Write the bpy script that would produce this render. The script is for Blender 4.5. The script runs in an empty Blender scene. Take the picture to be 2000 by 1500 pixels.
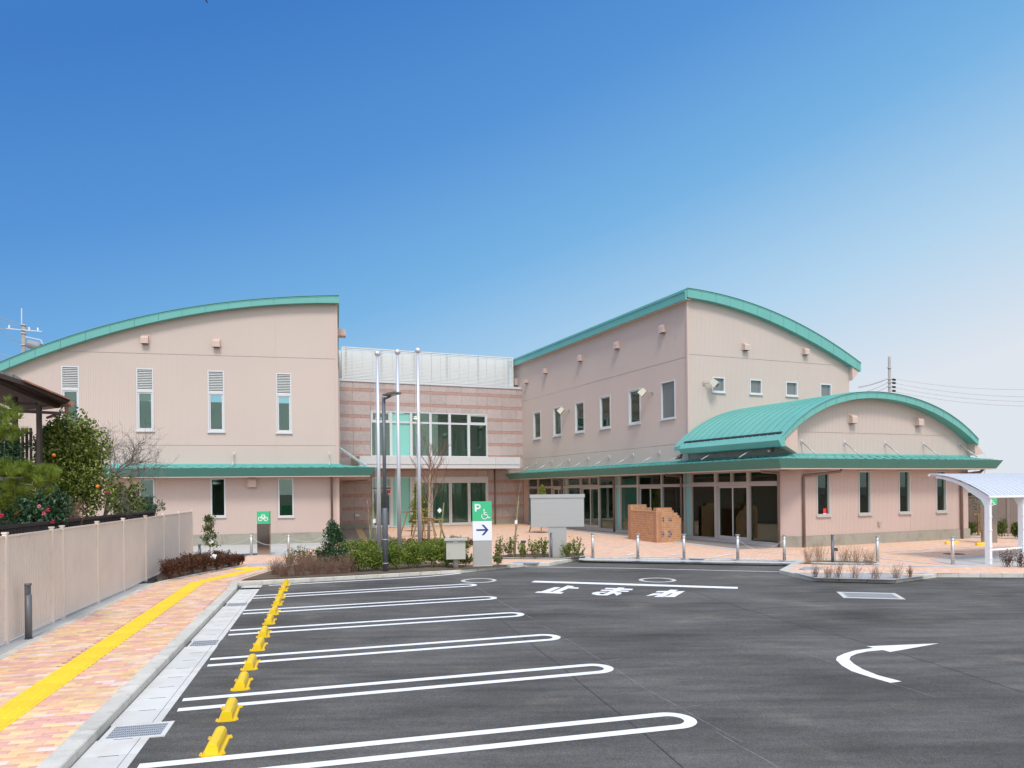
import bpy, math, random
from mathutils import Vector, Matrix
R = random.Random(7)
sc = bpy.context.scene
C = sc.collection
# ---------------------------------------------------------------- camera
FPX, CX, CY, ROLL, H = 1450.0, 1000.0, 955.0, 0.011, 2.5
cam_d = bpy.data.cameras.new('camera'); cam = bpy.data.objects.new('camera', cam_d); C.objects.link(cam)
cam_d.sensor_width = 36.0; cam_d.sensor_fit = 'HORIZONTAL'; cam_d.lens = FPX / 2000 * 36
cam_d.shift_y = (CY - 750) / 2000.0
cam_d.clip_start = 0.1; cam_d.clip_end = 3000
cr, sr = math.cos(ROLL), math.sin(ROLL)
cam.matrix_world = Matrix(((cr, sr, 0, 0), (0, 0, -1, 0), (-sr, cr, 0, H), (0, 0, 0, 1)))
sc.camera = cam
# ---------------------------------------------------------------- world, sun, exposure
SUN_EL, SUN_AZ = math.radians(54), math.radians(174)      # azimuth clockwise from +Y
w = bpy.data.worlds.new('World'); sc.world = w; w.use_nodes = True
nt = w.node_tree; nt.nodes.clear()
def N(t, **k):
    n = nt.nodes.new(t)
    for a, b in k.items(): setattr(n, a, b)
    return n
sky = N('ShaderNodeTexSky', sky_type='NISHITA', sun_disc=False, sun_elevation=SUN_EL, sun_rotation=SUN_AZ)
sky.air_density = 1.0; sky.dust_density = 0.6; sky.ozone_density = 2.5
# the haze bank: a smooth pale veil that thickens to the horizon and to the east (right)
tc = N('ShaderNodeTexCoord'); sep = N('ShaderNodeSeparateXYZ'); nt.links.new(tc.outputs['Generated'], sep.inputs[0])
def math_(op, a, b=None, c=None, clamp=False):
    n = N('ShaderNodeMath', operation=op); n.use_clamp = clamp
    for i, x in enumerate((a, b, c)):
        if x is None: continue
        if isinstance(x, (int, float)): n.inputs[i].default_value = x
        else: nt.links.new(x, n.inputs[i])
    return n.outputs[0]
elev = math_('MAXIMUM', sep.outputs['Z'], 0.0)
e1 = math_('SUBTRACT', math_('MULTIPLY_ADD', sep.outputs['X'], 0.32, 0.42), elev)
fac = math_('MULTIPLY_ADD', e1, 1.55, 0.30, clamp=True)
facs = N('ShaderNodeMapRange'); facs.interpolation_type = 'LINEAR'
nt.links.new(fac, facs.inputs[0])
ramp = N('ShaderNodeValToRGB'); nt.links.new(facs.outputs[0], ramp.inputs[0])
cr_ = ramp.color_ramp
def srgb(r, g, b):
    f = lambda c: (c/255/12.92) if c/255 <= .04045 else ((c/255+.055)/1.055)**2.4
    return (f(r), f(g), f(b), 1)
stops = [(0.0, (64, 124, 197)), (0.25, (86, 147, 213)), (0.5, (120, 178, 226)), (0.75, (176, 210, 236)), (1.0, (221, 227, 235))]
cr_.elements[0].position = 0; cr_.elements[0].color = srgb(*stops[0][1])
cr_.elements[1].position = 1; cr_.elements[1].color = srgb(*stops[-1][1])
for p, c in stops[1:-1]:
    e = cr_.elements.new(p); e.color = srgb(*c)
SKY_GAIN = 1.08
bg1 = N('ShaderNodeBackground'); nt.links.new(sky.outputs[0], bg1.inputs[0]); bg1.inputs[1].default_value = 0.05
bg2 = N('ShaderNodeBackground'); nt.links.new(ramp.outputs[0], bg2.inputs[0]); bg2.inputs[1].default_value = SKY_GAIN
mx = N('ShaderNodeMixShader'); mx.inputs[0].default_value = 0.93
nt.links.new(bg1.outputs[0], mx.inputs[1]); nt.links.new(bg2.outputs[0], mx.inputs[2])
# haze glow round the sun behind the camera, added to brighten fence and walls
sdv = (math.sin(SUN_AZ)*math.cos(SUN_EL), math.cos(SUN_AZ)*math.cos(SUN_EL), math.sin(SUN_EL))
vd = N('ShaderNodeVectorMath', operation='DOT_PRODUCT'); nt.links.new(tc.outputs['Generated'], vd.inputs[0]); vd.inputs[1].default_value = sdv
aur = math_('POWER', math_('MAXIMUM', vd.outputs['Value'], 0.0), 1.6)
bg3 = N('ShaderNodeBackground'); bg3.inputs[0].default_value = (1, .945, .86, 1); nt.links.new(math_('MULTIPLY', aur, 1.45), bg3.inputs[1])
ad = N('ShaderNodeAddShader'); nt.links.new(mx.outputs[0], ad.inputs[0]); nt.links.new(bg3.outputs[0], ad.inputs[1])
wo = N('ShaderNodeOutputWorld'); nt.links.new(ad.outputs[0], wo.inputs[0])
sun_d = bpy.data.lights.new('sun', 'SUN'); sun_d.energy = 2.2; sun_d.angle = math.radians(14); sun_d.color = (1, 0.955, 0.88)
sun = bpy.data.objects.new('sun', sun_d); C.objects.link(sun)
sd = Vector((math.sin(SUN_AZ)*math.cos(SUN_EL), math.cos(SUN_AZ)*math.cos(SUN_EL), math.sin(SUN_EL)))
sun.rotation_euler = sd.to_track_quat('Z', 'Y').to_euler()
sc.view_settings.view_transform = 'Standard'; sc.view_settings.look = 'None'
sc.view_settings.exposure = 0.0; sc.view_settings.gamma = 1.0; sc.view_settings.use_curve_mapping = False
try: sc.cycles.max_bounces = 8; sc.cycles.transparent_max_bounces = 12
except Exception: pass
# ---------------------------------------------------------------- survey: image measurement -> place
def ray(x, y):
    X = (x-CX)/FPX; Y = (CY-y)/FPX
    return X*cr + Y*sr, -X*sr + Y*cr            # world x and z for one metre of depth
def G(x, y, z=0.0):
    a, b = ray(x, y); t = (z-H)/b
    return Vector((t*a, t, z))
def D(x, y, d):
    a, b = ray(x, y); return Vector((a*d, d, H+b*d))
class Pl:
    """a vertical facade plane: u to the right as one looks at it, n outwards"""
    def __init__(s, p, du):
        s.p = Vector((p[0], p[1], 0)); s.u = Vector((du[0], du[1], 0)).normalized(); s.n = Vector((s.u.y, -s.u.x, 0))
    def shift(s, off): return Pl(s.p + s.n*off, s.u)
    def uz(s, x, y):
        a, b = ray(x, y); d = Vector((a, 1, 0)); t = s.p.dot(s.n)/d.dot(s.n)
        q = d*t; return (q-s.p).dot(s.u), H+b*t
    def U(s, x, y=930): return s.uz(x, y)[0]
    def Z(s, x, y): return s.uz(x, y)[1]
    def pt(s, u, z, off=0.0): q = s.p + s.u*u + s.n*off; return Vector((q.x, q.y, z))
    def rect(s, xl, xr, yt, yb):
        m = (xl+xr)/2; return s.U(xl), s.U(xr), s.Z(m, yb), s.Z(m, yt)
# ---------------------------------------------------------------- mesh builder
class MB:
    def __init__(s): s.v = []; s.f = []; s.m = []; s.mi = 0
    def vs(s, pts): b = len(s.v); s.v += [tuple(p) for p in pts]; return b
    def face(s, pts): b = s.vs(pts); s.f.append(tuple(range(b, b+len(pts)))); s.m.append(s.mi)
    def hexa(s, lo, hi):                       # two quads (4 pts each)
        b = s.vs(list(lo)+list(hi))
        for q in ((3, 2, 1, 0), (4, 5, 6, 7), (0, 1, 5, 4), (1, 2, 6, 5), (2, 3, 7, 6), (3, 0, 4, 7)):
            s.f.append(tuple(b+i for i in q)); s.m.append(s.mi)
    def prism(s, poly, vec):
        n = len(poly); b = s.vs(list(poly)+[Vector(p)+Vector(vec) for p in poly])
        s.f.append(tuple(b+i for i in reversed(range(n)))); s.f.append(tuple(b+n+i for i in range(n)))
        s.m += [s.mi]*2
        for i in range(n):
            j = (i+1) % n; s.f.append((b+i, b+j, b+n+j, b+n+i)); s.m.append(s.mi)
    def pbox(s, P, u0, u1, z0, z1, o0, o1):
        s.hexa([P.pt(u0, z0, o0), P.pt(u0, z0, o1), P.pt(u1, z0, o1), P.pt(u1, z0, o0)],
               [P.pt(u0, z1, o0), P.pt(u0, z1, o1), P.pt(u1, z1, o1), P.pt(u1, z1, o0)])
    def box(s, c, ex, ey, ez):                 # centre of base, half vectors ex ey, full ez
        c, ex, ey, ez = map(Vector, (c, ex, ey, ez))
        q = [c-ex-ey, c+ex-ey, c+ex+ey, c-ex+ey]
        s.hexa(q, [p+ez for p in q])
    def tube(s, path, rad, n=8, caps=True):
        path = [Vector(p) for p in path]; m = len(path)
        if not isinstance(rad, (list, tuple)): rad = [rad]*m
        rings = []; prev = None
        for i, p in enumerate(path):
            t = (path[min(i+1, m-1)]-path[max(i-1, 0)])
            t = t.normalized() if t.length > 1e-9 else Vector((0, 0, 1))
            if prev is None:
                a = t.orthogonal().normalized()
            else:
                a = prev - t*prev.dot(t); a = a.normalized() if a.length > 1e-6 else t.orthogonal().normalized()
            prev = a; b_ = t.cross(a)
            rings.append(s.vs([p+(a*math.cos(k*2*math.pi/n)+b_*math.sin(k*2*math.pi/n))*rad[i] for k in range(n)]))
        for i in range(m-1):
            for k in range(n):
                l = (k+1) % n; s.f.append((rings[i]+k, rings[i]+l, rings[i+1]+l, rings[i+1]+k)); s.m.append(s.mi)
        if caps:
            s.f.append(tuple(rings[0]+k for k in reversed(range(n)))); s.f.append(tuple(rings[-1]+k for k in range(n))); s.m += [s.mi]*2
    def lathe(s, c, prof, n=16):
        c = Vector(c); rings = [s.vs([(c.x+r*math.cos(k*2*math.pi/n), c.y+r*math.sin(k*2*math.pi/n), c.z+z) for k in range(n)]) for r, z in prof]
        for i in range(len(prof)-1):
            for k in range(n):
                l = (k+1) % n; s.f.append((rings[i]+k, rings[i]+l, rings[i+1]+l, rings[i+1]+k)); s.m.append(s.mi)
        s.f.append(tuple(rings[0]+k for k in reversed(range(n)))); s.f.append(tuple(rings[-1]+k for k in range(n))); s.m += [s.mi]*2
    def build(s, name, mats, parent=None, smooth=False, **tags):
        me = bpy.data.meshes.new(name); me.from_pydata(s.v, [], s.f)
        if not isinstance(mats, (list, tuple)): mats = [mats]
        for m in mats: me.materials.append(m)
        if any(s.m): me.polygons.foreach_set('material_index', s.m)
        if smooth: me.polygons.foreach_set('use_smooth', [True]*len(s.f))
        me.update()
        return link(name, me, parent, **tags)
def link(name, me, parent=None, **tags):
    o = bpy.data.objects.new(name, me); C.objects.link(o)
    if parent:
        o.parent = parent
        if parent.parent is None: o.matrix_parent_inverse = Matrix.Translation(-parent.location)
    for k, v in tags.items():
        if v: o[k] = v
    return o
def thing(name, label, category, group=None, loc=(0, 0, 0)):
    o = bpy.data.objects.new(name, None); C.objects.link(o); o.location = loc; o.empty_display_size = .2
    o['label'] = label; o['category'] = category
    if group: o['group'] = group
    return o
def dup(root, loc=None, rotz=None, label=None, group=None):
    r = root.copy(); C.objects.link(r)
    if loc is not None: r.location = loc
    if rotz is not None: r.rotation_euler = (0, 0, rotz)
    if label: r['label'] = label
    if group: r['group'] = group
    for ch in list(root.children):
        c = ch.copy(); C.objects.link(c); c.parent = r
        for g in list(ch.children):
            d = g.copy(); C.objects.link(d); d.parent = c
    return r
# ---------------------------------------------------------------- materials
MT = {}
def mat(name, col, rough=.6, metal=0., var=0., vscale=6., bump=0., bscale=40., fine=0., fscale=120., island=0., spec=.5, dirt=None, trans=0., stretch=None, col2=None, objrand=0.):
    m = bpy.data.materials.new(name); m.use_nodes = True; t = m.node_tree; b = t.nodes['Principled BSDF']
    L = t.links.new
    b.inputs['Roughness'].default_value = rough; b.inputs['Metallic'].default_value = metal
    b.inputs['Specular IOR Level'].default_value = spec
    base = t.nodes.new('ShaderNodeRGB'); base.outputs[0].default_value = (*col, 1); cur = base.outputs[0]
    tcx = t.nodes.new('ShaderNodeTexCoord'); vec = tcx.outputs['Object']
    if stretch:
        mp = t.nodes.new('ShaderNodeMapping'); mp.inputs['Scale'].default_value = stretch; L(vec, mp.inputs[0]); vec = mp.outputs[0]
    def noise(scale, detail=4, v=None):
        n = t.nodes.new('ShaderNodeTexNoise'); n.inputs['Scale'].default_value = scale; n.inputs['Detail'].default_value = detail
        L(v or vec, n.inputs['Vector']); return n.outputs[0]
    def bright(cur, f, amt):                   # colour value varied by +-amt around 1
        mr = t.nodes.new('ShaderNodeMapRange'); mr.inputs['From Min'].default_value = .25; mr.inputs['From Max'].default_value = .75
        mr.inputs['To Min'].default_value = 1-amt; mr.inputs['To Max'].default_value = 1+amt; L(f, mr.inputs[0])
        vm = t.nodes.new('ShaderNodeVectorMath'); vm.operation = 'SCALE'; L(cur, vm.inputs[0]); L(mr.outputs[0], vm.inputs['Scale']); return vm.outputs[0]
    if col2:
        mixn = t.nodes.new('ShaderNodeMix'); mixn.data_type = 'RGBA'; L(noise(vscale, 3), mixn.inputs[0])
        rr = t.nodes.new('ShaderNodeMapRange'); rr.inputs['From Min'].default_value = .42; rr.inputs['From Max'].default_value = .6
        L(mixn.inputs[0].links[0].from_socket, rr.inputs[0]); L(rr.outputs[0], mixn.inputs[0])
        L(cur, mixn.inputs[6]); mixn.inputs[7].default_value = (*col2, 1); cur = mixn.outputs[2]
    if var: cur = bright(cur, noise(vscale), var)
    if fine: cur = bright(cur, noise(fscale, 2), fine)
    if island:
        g = t.nodes.new('ShaderNodeNewGeometry'); cur = bright(cur, g.outputs['Random Per Island'], island)
    if objrand:
        g = t.nodes.new('ShaderNodeObjectInfo'); cur = bright(cur, g.outputs['Random'], objrand)
    if dirt:
        dc, dscale, damt = dirt
        mm = t.nodes.new('ShaderNodeMix'); mm.data_type = 'RGBA'; rr = t.nodes.new('ShaderNodeMapRange')
        L(noise(dscale, 6), rr.inputs[0]); rr.inputs['From Min'].default_value = .5; rr.inputs['From Max'].default_value = .75; rr.inputs['To Max'].default_value = damt
        L(rr.outputs[0], mm.inputs[0]); L(cur, mm.inputs[6]); mm.inputs[7].default_value = (*dc, 1); cur = mm.outputs[2]
    L(cur, b.inputs['Base Color'])
    if bump:
        bn = t.nodes.new('ShaderNodeBump'); bn.inputs['Strength'].default_value = bump; bn.inputs['Distance'].default_value = .01
        L(noise(bscale, 3), bn.inputs['Height']); L(bn.outputs[0], b.inputs['Normal'])
    if trans:
        tr = t.nodes.new('ShaderNodeBsdfTranslucent'); L(cur, tr.inputs[0]); ms = t.nodes.new('ShaderNodeMixShader'); ms.inputs[0].default_value = trans
        L(b.outputs[0], ms.inputs[1]); L(tr.outputs[0], ms.inputs[2]); L(ms.outputs[0], t.nodes['Material Output'].inputs[0])
    MT[name] = m; return m
def glass(name, tint, refl=1.0):
    m = bpy.data.materials.new(name); m.use_nodes = True; t = m.node_tree; t.nodes.clear(); L = t.links.new
    tr = t.nodes.new('ShaderNodeBsdfTransparent'); tr.inputs[0].default_value = (*tint, 1)
    gl = t.nodes.new('ShaderNodeBsdfGlossy'); gl.inputs['Roughness'].default_value = .01; gl.inputs[0].default_value = (.80*refl, 1.0*refl, .90*refl, 1)
    fr = t.nodes.new('ShaderNodeFresnel'); fr.inputs[0].default_value = 1.5
    mp = t.nodes.new('ShaderNodeMath'); mp.operation = 'MULTIPLY'; mp.inputs[1].default_value = 1.9; L(fr.outputs[0], mp.inputs[0])
    ms = t.nodes.new('ShaderNodeMixShader'); L(mp.outputs[0], ms.inputs[0]); L(tr.outputs[0], ms.inputs[1]); L(gl.outputs[0], ms.inputs[2])
    o = t.nodes.new('ShaderNodeOutputMaterial'); L(ms.outputs[0], o.inputs[0]); MT[name] = m; return m
siding_pink = mat('lower_siding', (.555, .43, .375), .75, var=.03, vscale=.35, fine=.02, fscale=30)
siding = mat('siding', (.585, .485, .425), .75, var=.03, vscale=.35, fine=.02, fscale=30)
siding_dark = mat('siding_trim', (.60, .45, .38), .7)
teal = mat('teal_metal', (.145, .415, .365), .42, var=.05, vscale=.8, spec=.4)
teal_shaded_fascia = mat('teal_shaded_fascia_metal', (.08, .23, .19), .5, var=.04, vscale=.6, spec=.3)  # roof teal darkened: shade of the downward-facing canopy fascia put into the colour
white_al = mat('white_aluminium', (.62, .62, .62), .4, var=.02)
silver = mat('silver_aluminium', (.50, .47, .44), .4)
beige_al = mat('beige_aluminium', (.44, .385, .35), .45)
louver_m = mat('louvre_white', (.68, .69, .66), .45)
stone = mat('pink_grey_granite', (.46, .38, .35), .8, var=.06, vscale=3, fine=.30, fscale=26, objrand=.05, bump=.3, bscale=60)
stone_band = mat('rose_granite', (.45, .275, .225), .75, var=.05, vscale=3, fine=.12, fscale=30)
concrete = mat('plinth_concrete', (.33, .31, .255), .9, var=.08, vscale=1.2, dirt=((.19, .17, .13), 2.5, .5), bump=.2)
kerb_m = mat('kerb_concrete', (.56, .535, .47), .9, var=.08, vscale=3, dirt=((.25, .23, .19), 5, .45), fine=.08, fscale=60, bump=.4, bscale=50, objrand=.04)
cover_m = mat('gutter_concrete', (.60, .585, .545), .9, var=.05, vscale=2.5, dirt=((.42, .36, .24), 2.2, .4), fine=.05, fscale=70, bump=.3, objrand=.05)
apron_m = mat('apron_concrete', (.48, .47, .44), .9, var=.06, vscale=.5, dirt=((.33, .31, .27), 1.5, .35))
tan_tile = mat('porch_tile', (.27, .23, .20), .8, var=.05, vscale=2)
dark_int = mat('room_wall', (.66, .72, .66), .9)
dark_floor = mat('room_floor', (.34, .36, .32), .5)
glz = glass('window_glass', (.80, .91, .85))
frost = mat('frosted_glass', (.16, .18, .18), .25, spec=.6)
mint = mat('mint_glass', (.22, .56, .47), .15, spec=.7)
steel = mat('brushed_steel', (.50, .48, .455), .36, .45, var=.05, vscale=3, stretch=(1, 1, 30))
polished = mat('satin_steel', (.56, .54, .51), .4, .55)
mirror_s = mat('mirror_steel', (.42, .38, .34), .16, .95)
alu_pole = mat('anodised_pole', (.62, .63, .66), .35, .4)
grey_paint = mat('grey_paint', (.13, .135, .15), .45, .2)
brown_pipe = mat('brown_downpipe', (.20, .135, .11), .4, .1)
green_sign = mat('green_sign', (.055, .50, .22), .4)
white_p = mat('white_print', (.82, .82, .82), .5)
navy = mat('navy_print', (.02, .035, .22), .5)
yellow_p = mat('yellow_plastic', (.88, .58, .008), .38, var=.04, vscale=8, dirt=((.45, .30, .05), 14, .25))
tact_m = mat('tactile_yellow', (.88, .56, .02), .75, var=.05, vscale=6, island=.04, objrand=.04)
tan_tact = mat('tactile_tan', (.60, .42, .20), .8)
red_m = mat('red_sticker', (.75, .03, .03), .5)
black_m = mat('black_plastic', (.02, .02, .022), .5)
cream = mat('cream_housing', (.62, .60, .47), .5)
paint = mat('road_paint', (.80, .80, .79), .7, fine=.05, fscale=25, dirt=((.42, .42, .41), 9, .35))
paint_old = mat('cover_ring_concrete', (.55, .53, .48), .85, var=.08, vscale=6)
box_m = mat('cabinet_beige', (.47, .455, .39), .5)
white_st = mat('white_steel', (.80, .80, .80), .35)
wood = mat('support_wood', (.30, .19, .08), .8, var=.15, vscale=9)
bamboo = mat('green_bamboo', (.22, .25, .09), .6)
bark_d = mat('twig_bark', (.17, .115, .09), .9, var=.2, vscale=15)
bark_l = mat('pale_bark', (.38, .28, .19), .9, var=.2, vscale=15)
bark_g = mat('grey_bark', (.22, .19, .17), .9, var=.25, vscale=12)
soil = mat('soil', (.12, .085, .055), .95, var=.25, vscale=5, bump=.8, bscale=25)
gravel = mat('bed_gravel', (.36, .35, .34), .95, fine=.3, fscale=25, bump=1., bscale=25)
roof_w = mat('polycarbonate_roof', (.44, .48, .54), .25, spec=.6)
tarp = mat('fence_sheet', (.76, .66, .58), .5, var=.05, vscale=1.6, spec=.45)
fence_far = mat('far_fence_sheet', (.34, .275, .235), .6, var=.03)
dk_wood = mat('dark_brown_timber', (.055, .035, .028), .7, var=.2, vscale=5)
copper = mat('rusty_copper_sheet', (.30, .13, .085), .5, var=.3, vscale=6)
tile_g = mat('grey_roof_tile', (.19, .19, .2), .6, var=.2, vscale=10)
pole_c = mat('concrete_pole', (.33, .31, .28), .85, var=.08)
wire_m = mat('pale_wire', (.50, .49, .47), .6)
brickt = [mat('clay_tile_%s' % n, c, .7, var=.12, vscale=12, island=.05) for n, c in (('amber', (.50, .255, .12)), ('brown', (.45, .215, .11)), ('sand', (.52, .28, .15)))]
brick_grey = mat('dark_mosaic_tile', (.19, .15, .15), .6, island=.5)
grout_pale = mat('pale_grout', (.62, .44, .32), .9)
grout = mat('grout', (.40, .20, .11), .9)
PAV = [mat('paver_%s' % n, c, .85, var=.10, vscale=7, fine=.08, fscale=80, objrand=.07, island=.07, dirt=((.72, .60, .56), 1.6, .35)) for n, c in
       (('sand', (.78, .54, .28)), ('orange', (.76, .44, .26)), ('pink', (.72, .40, .30)), ('rose', (.69, .37, .29)), ('pale', (.78, .58, .50)))]
def leaf(name, c1, c2, c3=None, trans=.25):
    m = bpy.data.materials.new(name); m.use_nodes = True; t = m.node_tree; b = t.nodes['Principled BSDF']; L = t.links.new
    g = t.nodes.new('ShaderNodeNewGeometry'); r = t.nodes.new('ShaderNodeValToRGB'); L(g.outputs['Random Per Island'], r.inputs[0])
    r.color_ramp.elements[0].color = (*c1, 1); r.color_ramp.elements[1].color = (*c2, 1)
    if c3: e = r.color_ramp.elements.new(.82); e.color = (*c2, 1); r.color_ramp.elements[-1].color = (*c3, 1)
    L(r.outputs[0], b.inputs['Base Color']); b.inputs['Roughness'].default_value = .5; b.inputs['Specular IOR Level'].default_value = .35
    tr = t.nodes.new('ShaderNodeBsdfTranslucent'); L(r.outputs[0], tr.inputs[0]); ms = t.nodes.new('ShaderNodeMixShader'); ms.inputs[0].default_value = trans
    L(b.outputs[0], ms.inputs[1]); L(tr.outputs[0], ms.inputs[2]); L(ms.outputs[0], t.nodes['Material Output'].inputs[0]); MT[name] = m; return m
lf_green = leaf('shrub_leaf', (.075, .125, .012), (.20, .27, .035), (.38, .38, .08))
lf_citrus = leaf('citrus_leaf', (.05, .095, .012), (.19, .235, .035), (.56, .54, .17), .22)
lf_camel = leaf('camellia_leaf', (0.018, 0.053, 0.018), (0.053, 0.112, 0.045), (0.135, 0.210, 0.120), .1)
lf_dark = leaf('sapling_leaf', (0.039, 0.072, 0.019), (0.117, 0.156, 0.039), (0.286, 0.286, 0.104))
lf_red = leaf('red_brown_leaf', (0.065, 0.021, 0.013), (0.169, 0.058, 0.033), (0.130, 0.143, 0.039))
lf_needle = leaf('pine_needle', (.09, .15, .012), (.22, .29, .035), (.36, .38, .07), .3)
lf_yel = leaf('yellow_green_leaf', (.10, .14, .02), (.28, .30, .04), (.42, .38, .06), .3)
lf_olive = leaf('olive_leaf', (0.120, 0.144, 0.036), (0.240, 0.252, 0.072), (0.360, 0.264, 0.120))
lf_dry = leaf('dry_leaf', (.14, .07, .035), (.26, .15, .08), (.34, .22, .12))
lf_far = leaf('far_bush_leaf', (.05, .09, .015), (.16, .20, .04), (.26, .28, .05))
# asphalt and paving textures --------------------------------------------------
def asphalt_mat():
    m = bpy.data.materials.new('asphalt'); m.use_nodes = True; t = m.node_tree; b = t.nodes['Principled BSDF']; L = t.links.new
    tcx = t.nodes.new('ShaderNodeTexCoord')
    def noise(sc_, det, stretch=(1, 1, 1), rot=0):
        mp = t.nodes.new('ShaderNodeMapping'); mp.inputs['Scale'].default_value = stretch; mp.inputs['Rotation'].default_value = (0, 0, rot); L(tcx.outputs['Object'], mp.inputs[0])
        n = t.nodes.new('ShaderNodeTexNoise'); n.inputs['Scale'].default_value = sc_; n.inputs['Detail'].default_value = det; L(mp.outputs[0], n.inputs['Vector']); return n.outputs[0]
    def mr(s_, a, b_, c, d):
        n = t.nodes.new('ShaderNodeMapRange'); L(s_, n.inputs[0])
        for i, x in enumerate((a, b_, c, d)): n.inputs[i+1].default_value = x
        return n.outputs[0]
    def mul(a, b_):
        n = t.nodes.new('ShaderNodeMath'); n.operation = 'MULTIPLY'; L(a, n.inputs[0]); L(b_, n.inputs[1]); return n.outputs[0]
    v = mul(mr(noise(.45, 6, (.75, 1.3, 1), .3), .3, .7, .68, 1.34), mr(noise(70, 3), .3, .7, .60, 1.42))
    v = mul(v, mr(noise(2.2, 4, (.35, 2, 1), -.1), .3, .7, .80, 1.22))
    v = mul(v, mr(noise(320, 2), .45, .8, .92, 1.45)); v = mul(v, mr(noise(24, 3), .3, .7, .86, 1.16)); v = mul(v, mr(noise(8, 3), .3, .7, .92, 1.08)); v = mul(v, mr(noise(45, 1), .70, .78, 1.0, 1.9))
    base = t.nodes.new('ShaderNodeMix'); base.data_type = 'RGBA'; base.inputs[6].default_value = (.100, .095, .088, 1); base.inputs[7].default_value = (.175, .152, .125, 1)
    L(mr(noise(.9, 6), .58, .8, 0, .7), base.inputs[0])
    vm = t.nodes.new('ShaderNodeVectorMath'); vm.operation = 'SCALE'; L(base.outputs[2], vm.inputs[0]); L(v, vm.inputs['Scale']); L(vm.outputs[0], b.inputs['Base Color'])
    b.inputs['Roughness'].default_value = .92; b.inputs['Specular IOR Level'].default_value = .18
    bn = t.nodes.new('ShaderNodeBump'); bn.inputs['Strength'].default_value = .6; bn.inputs['Distance'].default_value = .006; L(noise(160, 2), bn.inputs['Height']); L(bn.outputs[0], b.inputs['Normal'])
    return m
asphalt = asphalt_mat()
seam_m = mat('asphalt_joint', (.045, .045, .047), .9, fine=.3, fscale=20)
chalk_m = mat('chalk', (.22, .22, .22), .9, fine=.4, fscale=8)
def plaza_mat(name, ang, bw, bh):
    m = bpy.data.materials.new(name); m.use_nodes = True; t = m.node_tree; b = t.nodes['Principled BSDF']; L = t.links.new
    tcx = t.nodes.new('ShaderNodeTexCoord'); mp = t.nodes.new('ShaderNodeMapping'); mp.inputs['Rotation'].default_value = (0, 0, -ang); L(tcx.outputs['Object'], mp.inputs[0])
    br = t.nodes.new('ShaderNodeTexBrick'); L(mp.outputs[0], br.inputs['Vector']); br.inputs['Scale'].default_value = 1
    br.inputs['Brick Width'].default_value = bw; br.inputs['Row Height'].default_value = bh; br.inputs['Mortar Size'].default_value = .004; br.inputs['Bias'].default_value = 0.0
    br.inputs['Color1'].default_value = (0, 0, 0, 1); br.inputs['Color2'].default_value = (1, 1, 1, 1); br.inputs['Mortar'].default_value = (.5, .5, .5, 1)
    r = t.nodes.new('ShaderNodeValToRGB'); L(br.outputs['Color'], r.inputs[0]); e = r.color_ramp.elements
    e[0].color = (.76, .50, .28, 1); e[1].color = (.64, .36, .26, 1)
    for p, c in ((.3, (.73, .45, .29)), (.5, (.71, .42, .32)), (.75, (.73, .50, .42)), (.9, (.78, .54, .32))):
        x = e.new(p); x.color = (*c, 1)
    n = t.nodes.new('ShaderNodeTexNoise'); n.inputs['Scale'].default_value = .5; n.inputs['Detail'].default_value = 5; L(mp.outputs[0], n.inputs['Vector'])
    mr = t.nodes.new('ShaderNodeMapRange'); mr.inputs[1].default_value = .55; mr.inputs[2].default_value = .75; mr.inputs[4].default_value = .3; L(n.outputs[0], mr.inputs[0])
    mxx = t.nodes.new('ShaderNodeMix'); mxx.data_type = 'RGBA'; L(mr.outputs[0], mxx.inputs[0]); L(r.outputs[0], mxx.inputs[6]); mxx.inputs[7].default_value = (.74, .62, .54, 1)
    m2 = t.nodes.new('ShaderNodeMix'); m2.data_type = 'RGBA'; L(br.outputs['Fac'], m2.inputs[0]); L(mxx.outputs[2], m2.inputs[6]); m2.inputs[7].default_value = (.36, .27, .2, 1)
    L(m2.outputs[2], b.inputs['Base Color']); b.inputs['Roughness'].default_value = .88
    bn = t.nodes.new('ShaderNodeBump'); bn.invert = True; bn.inputs['Strength'].default_value = .5; bn.inputs['Distance'].default_value = .004; L(br.outputs['Fac'], bn.inputs['Height']); L(bn.outputs[0], b.inputs['Normal'])
    return m
A14, A23 = math.radians(13.6), math.radians(23.58)
plaza_m = plaza_mat('plaza_pavers', A23, .22, .11)
strip_m = plaza_mat('strip_pavers', math.radians(0), .22, .22)
# ================================================================ GROUND
Z3 = Vector((0, 0, 1))
def sheet(name, pts, z, m, **t):
    b = MB(); b.face([Vector((p[0], p[1], z)) for p in pts]); return b.build(name, m, **t)
sheet('ground', [(-900, -500), (900, -500), (900, 1500), (-900, 1500)], -.06, mat('earth', (.20, .18, .13), .95, var=.2, vscale=.2), kind='structure')
sheet('car_park', [(-40, -40), (60, -40), (60, 40), (-40, 40)], 0, asphalt, kind='structure')
sv = Vector((-.2353, .972, 0)); lv = Vector((.972, .2353, 0)); O = G(240, 1393.7)
PZ = .10
def g2(x, y): return G(x, y, 0)
endK = G(463, 1154.7)
kp = [O - sv*13, endK, G(465, 1145), G(900, 1119), G(1024, 1106.4), G(1074, 1105), G(1128, 1094.5), G(1557, 1101), G(1522, 1120), G(1586, 1135), G(1749, 1139), G(1831, 1127.5), G(2000, 1128)]
kp.append(kp[-1] + (kp[-1]-Vector((kp[-2].x, kp[-2].y, 0))).normalized()*12)
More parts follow.
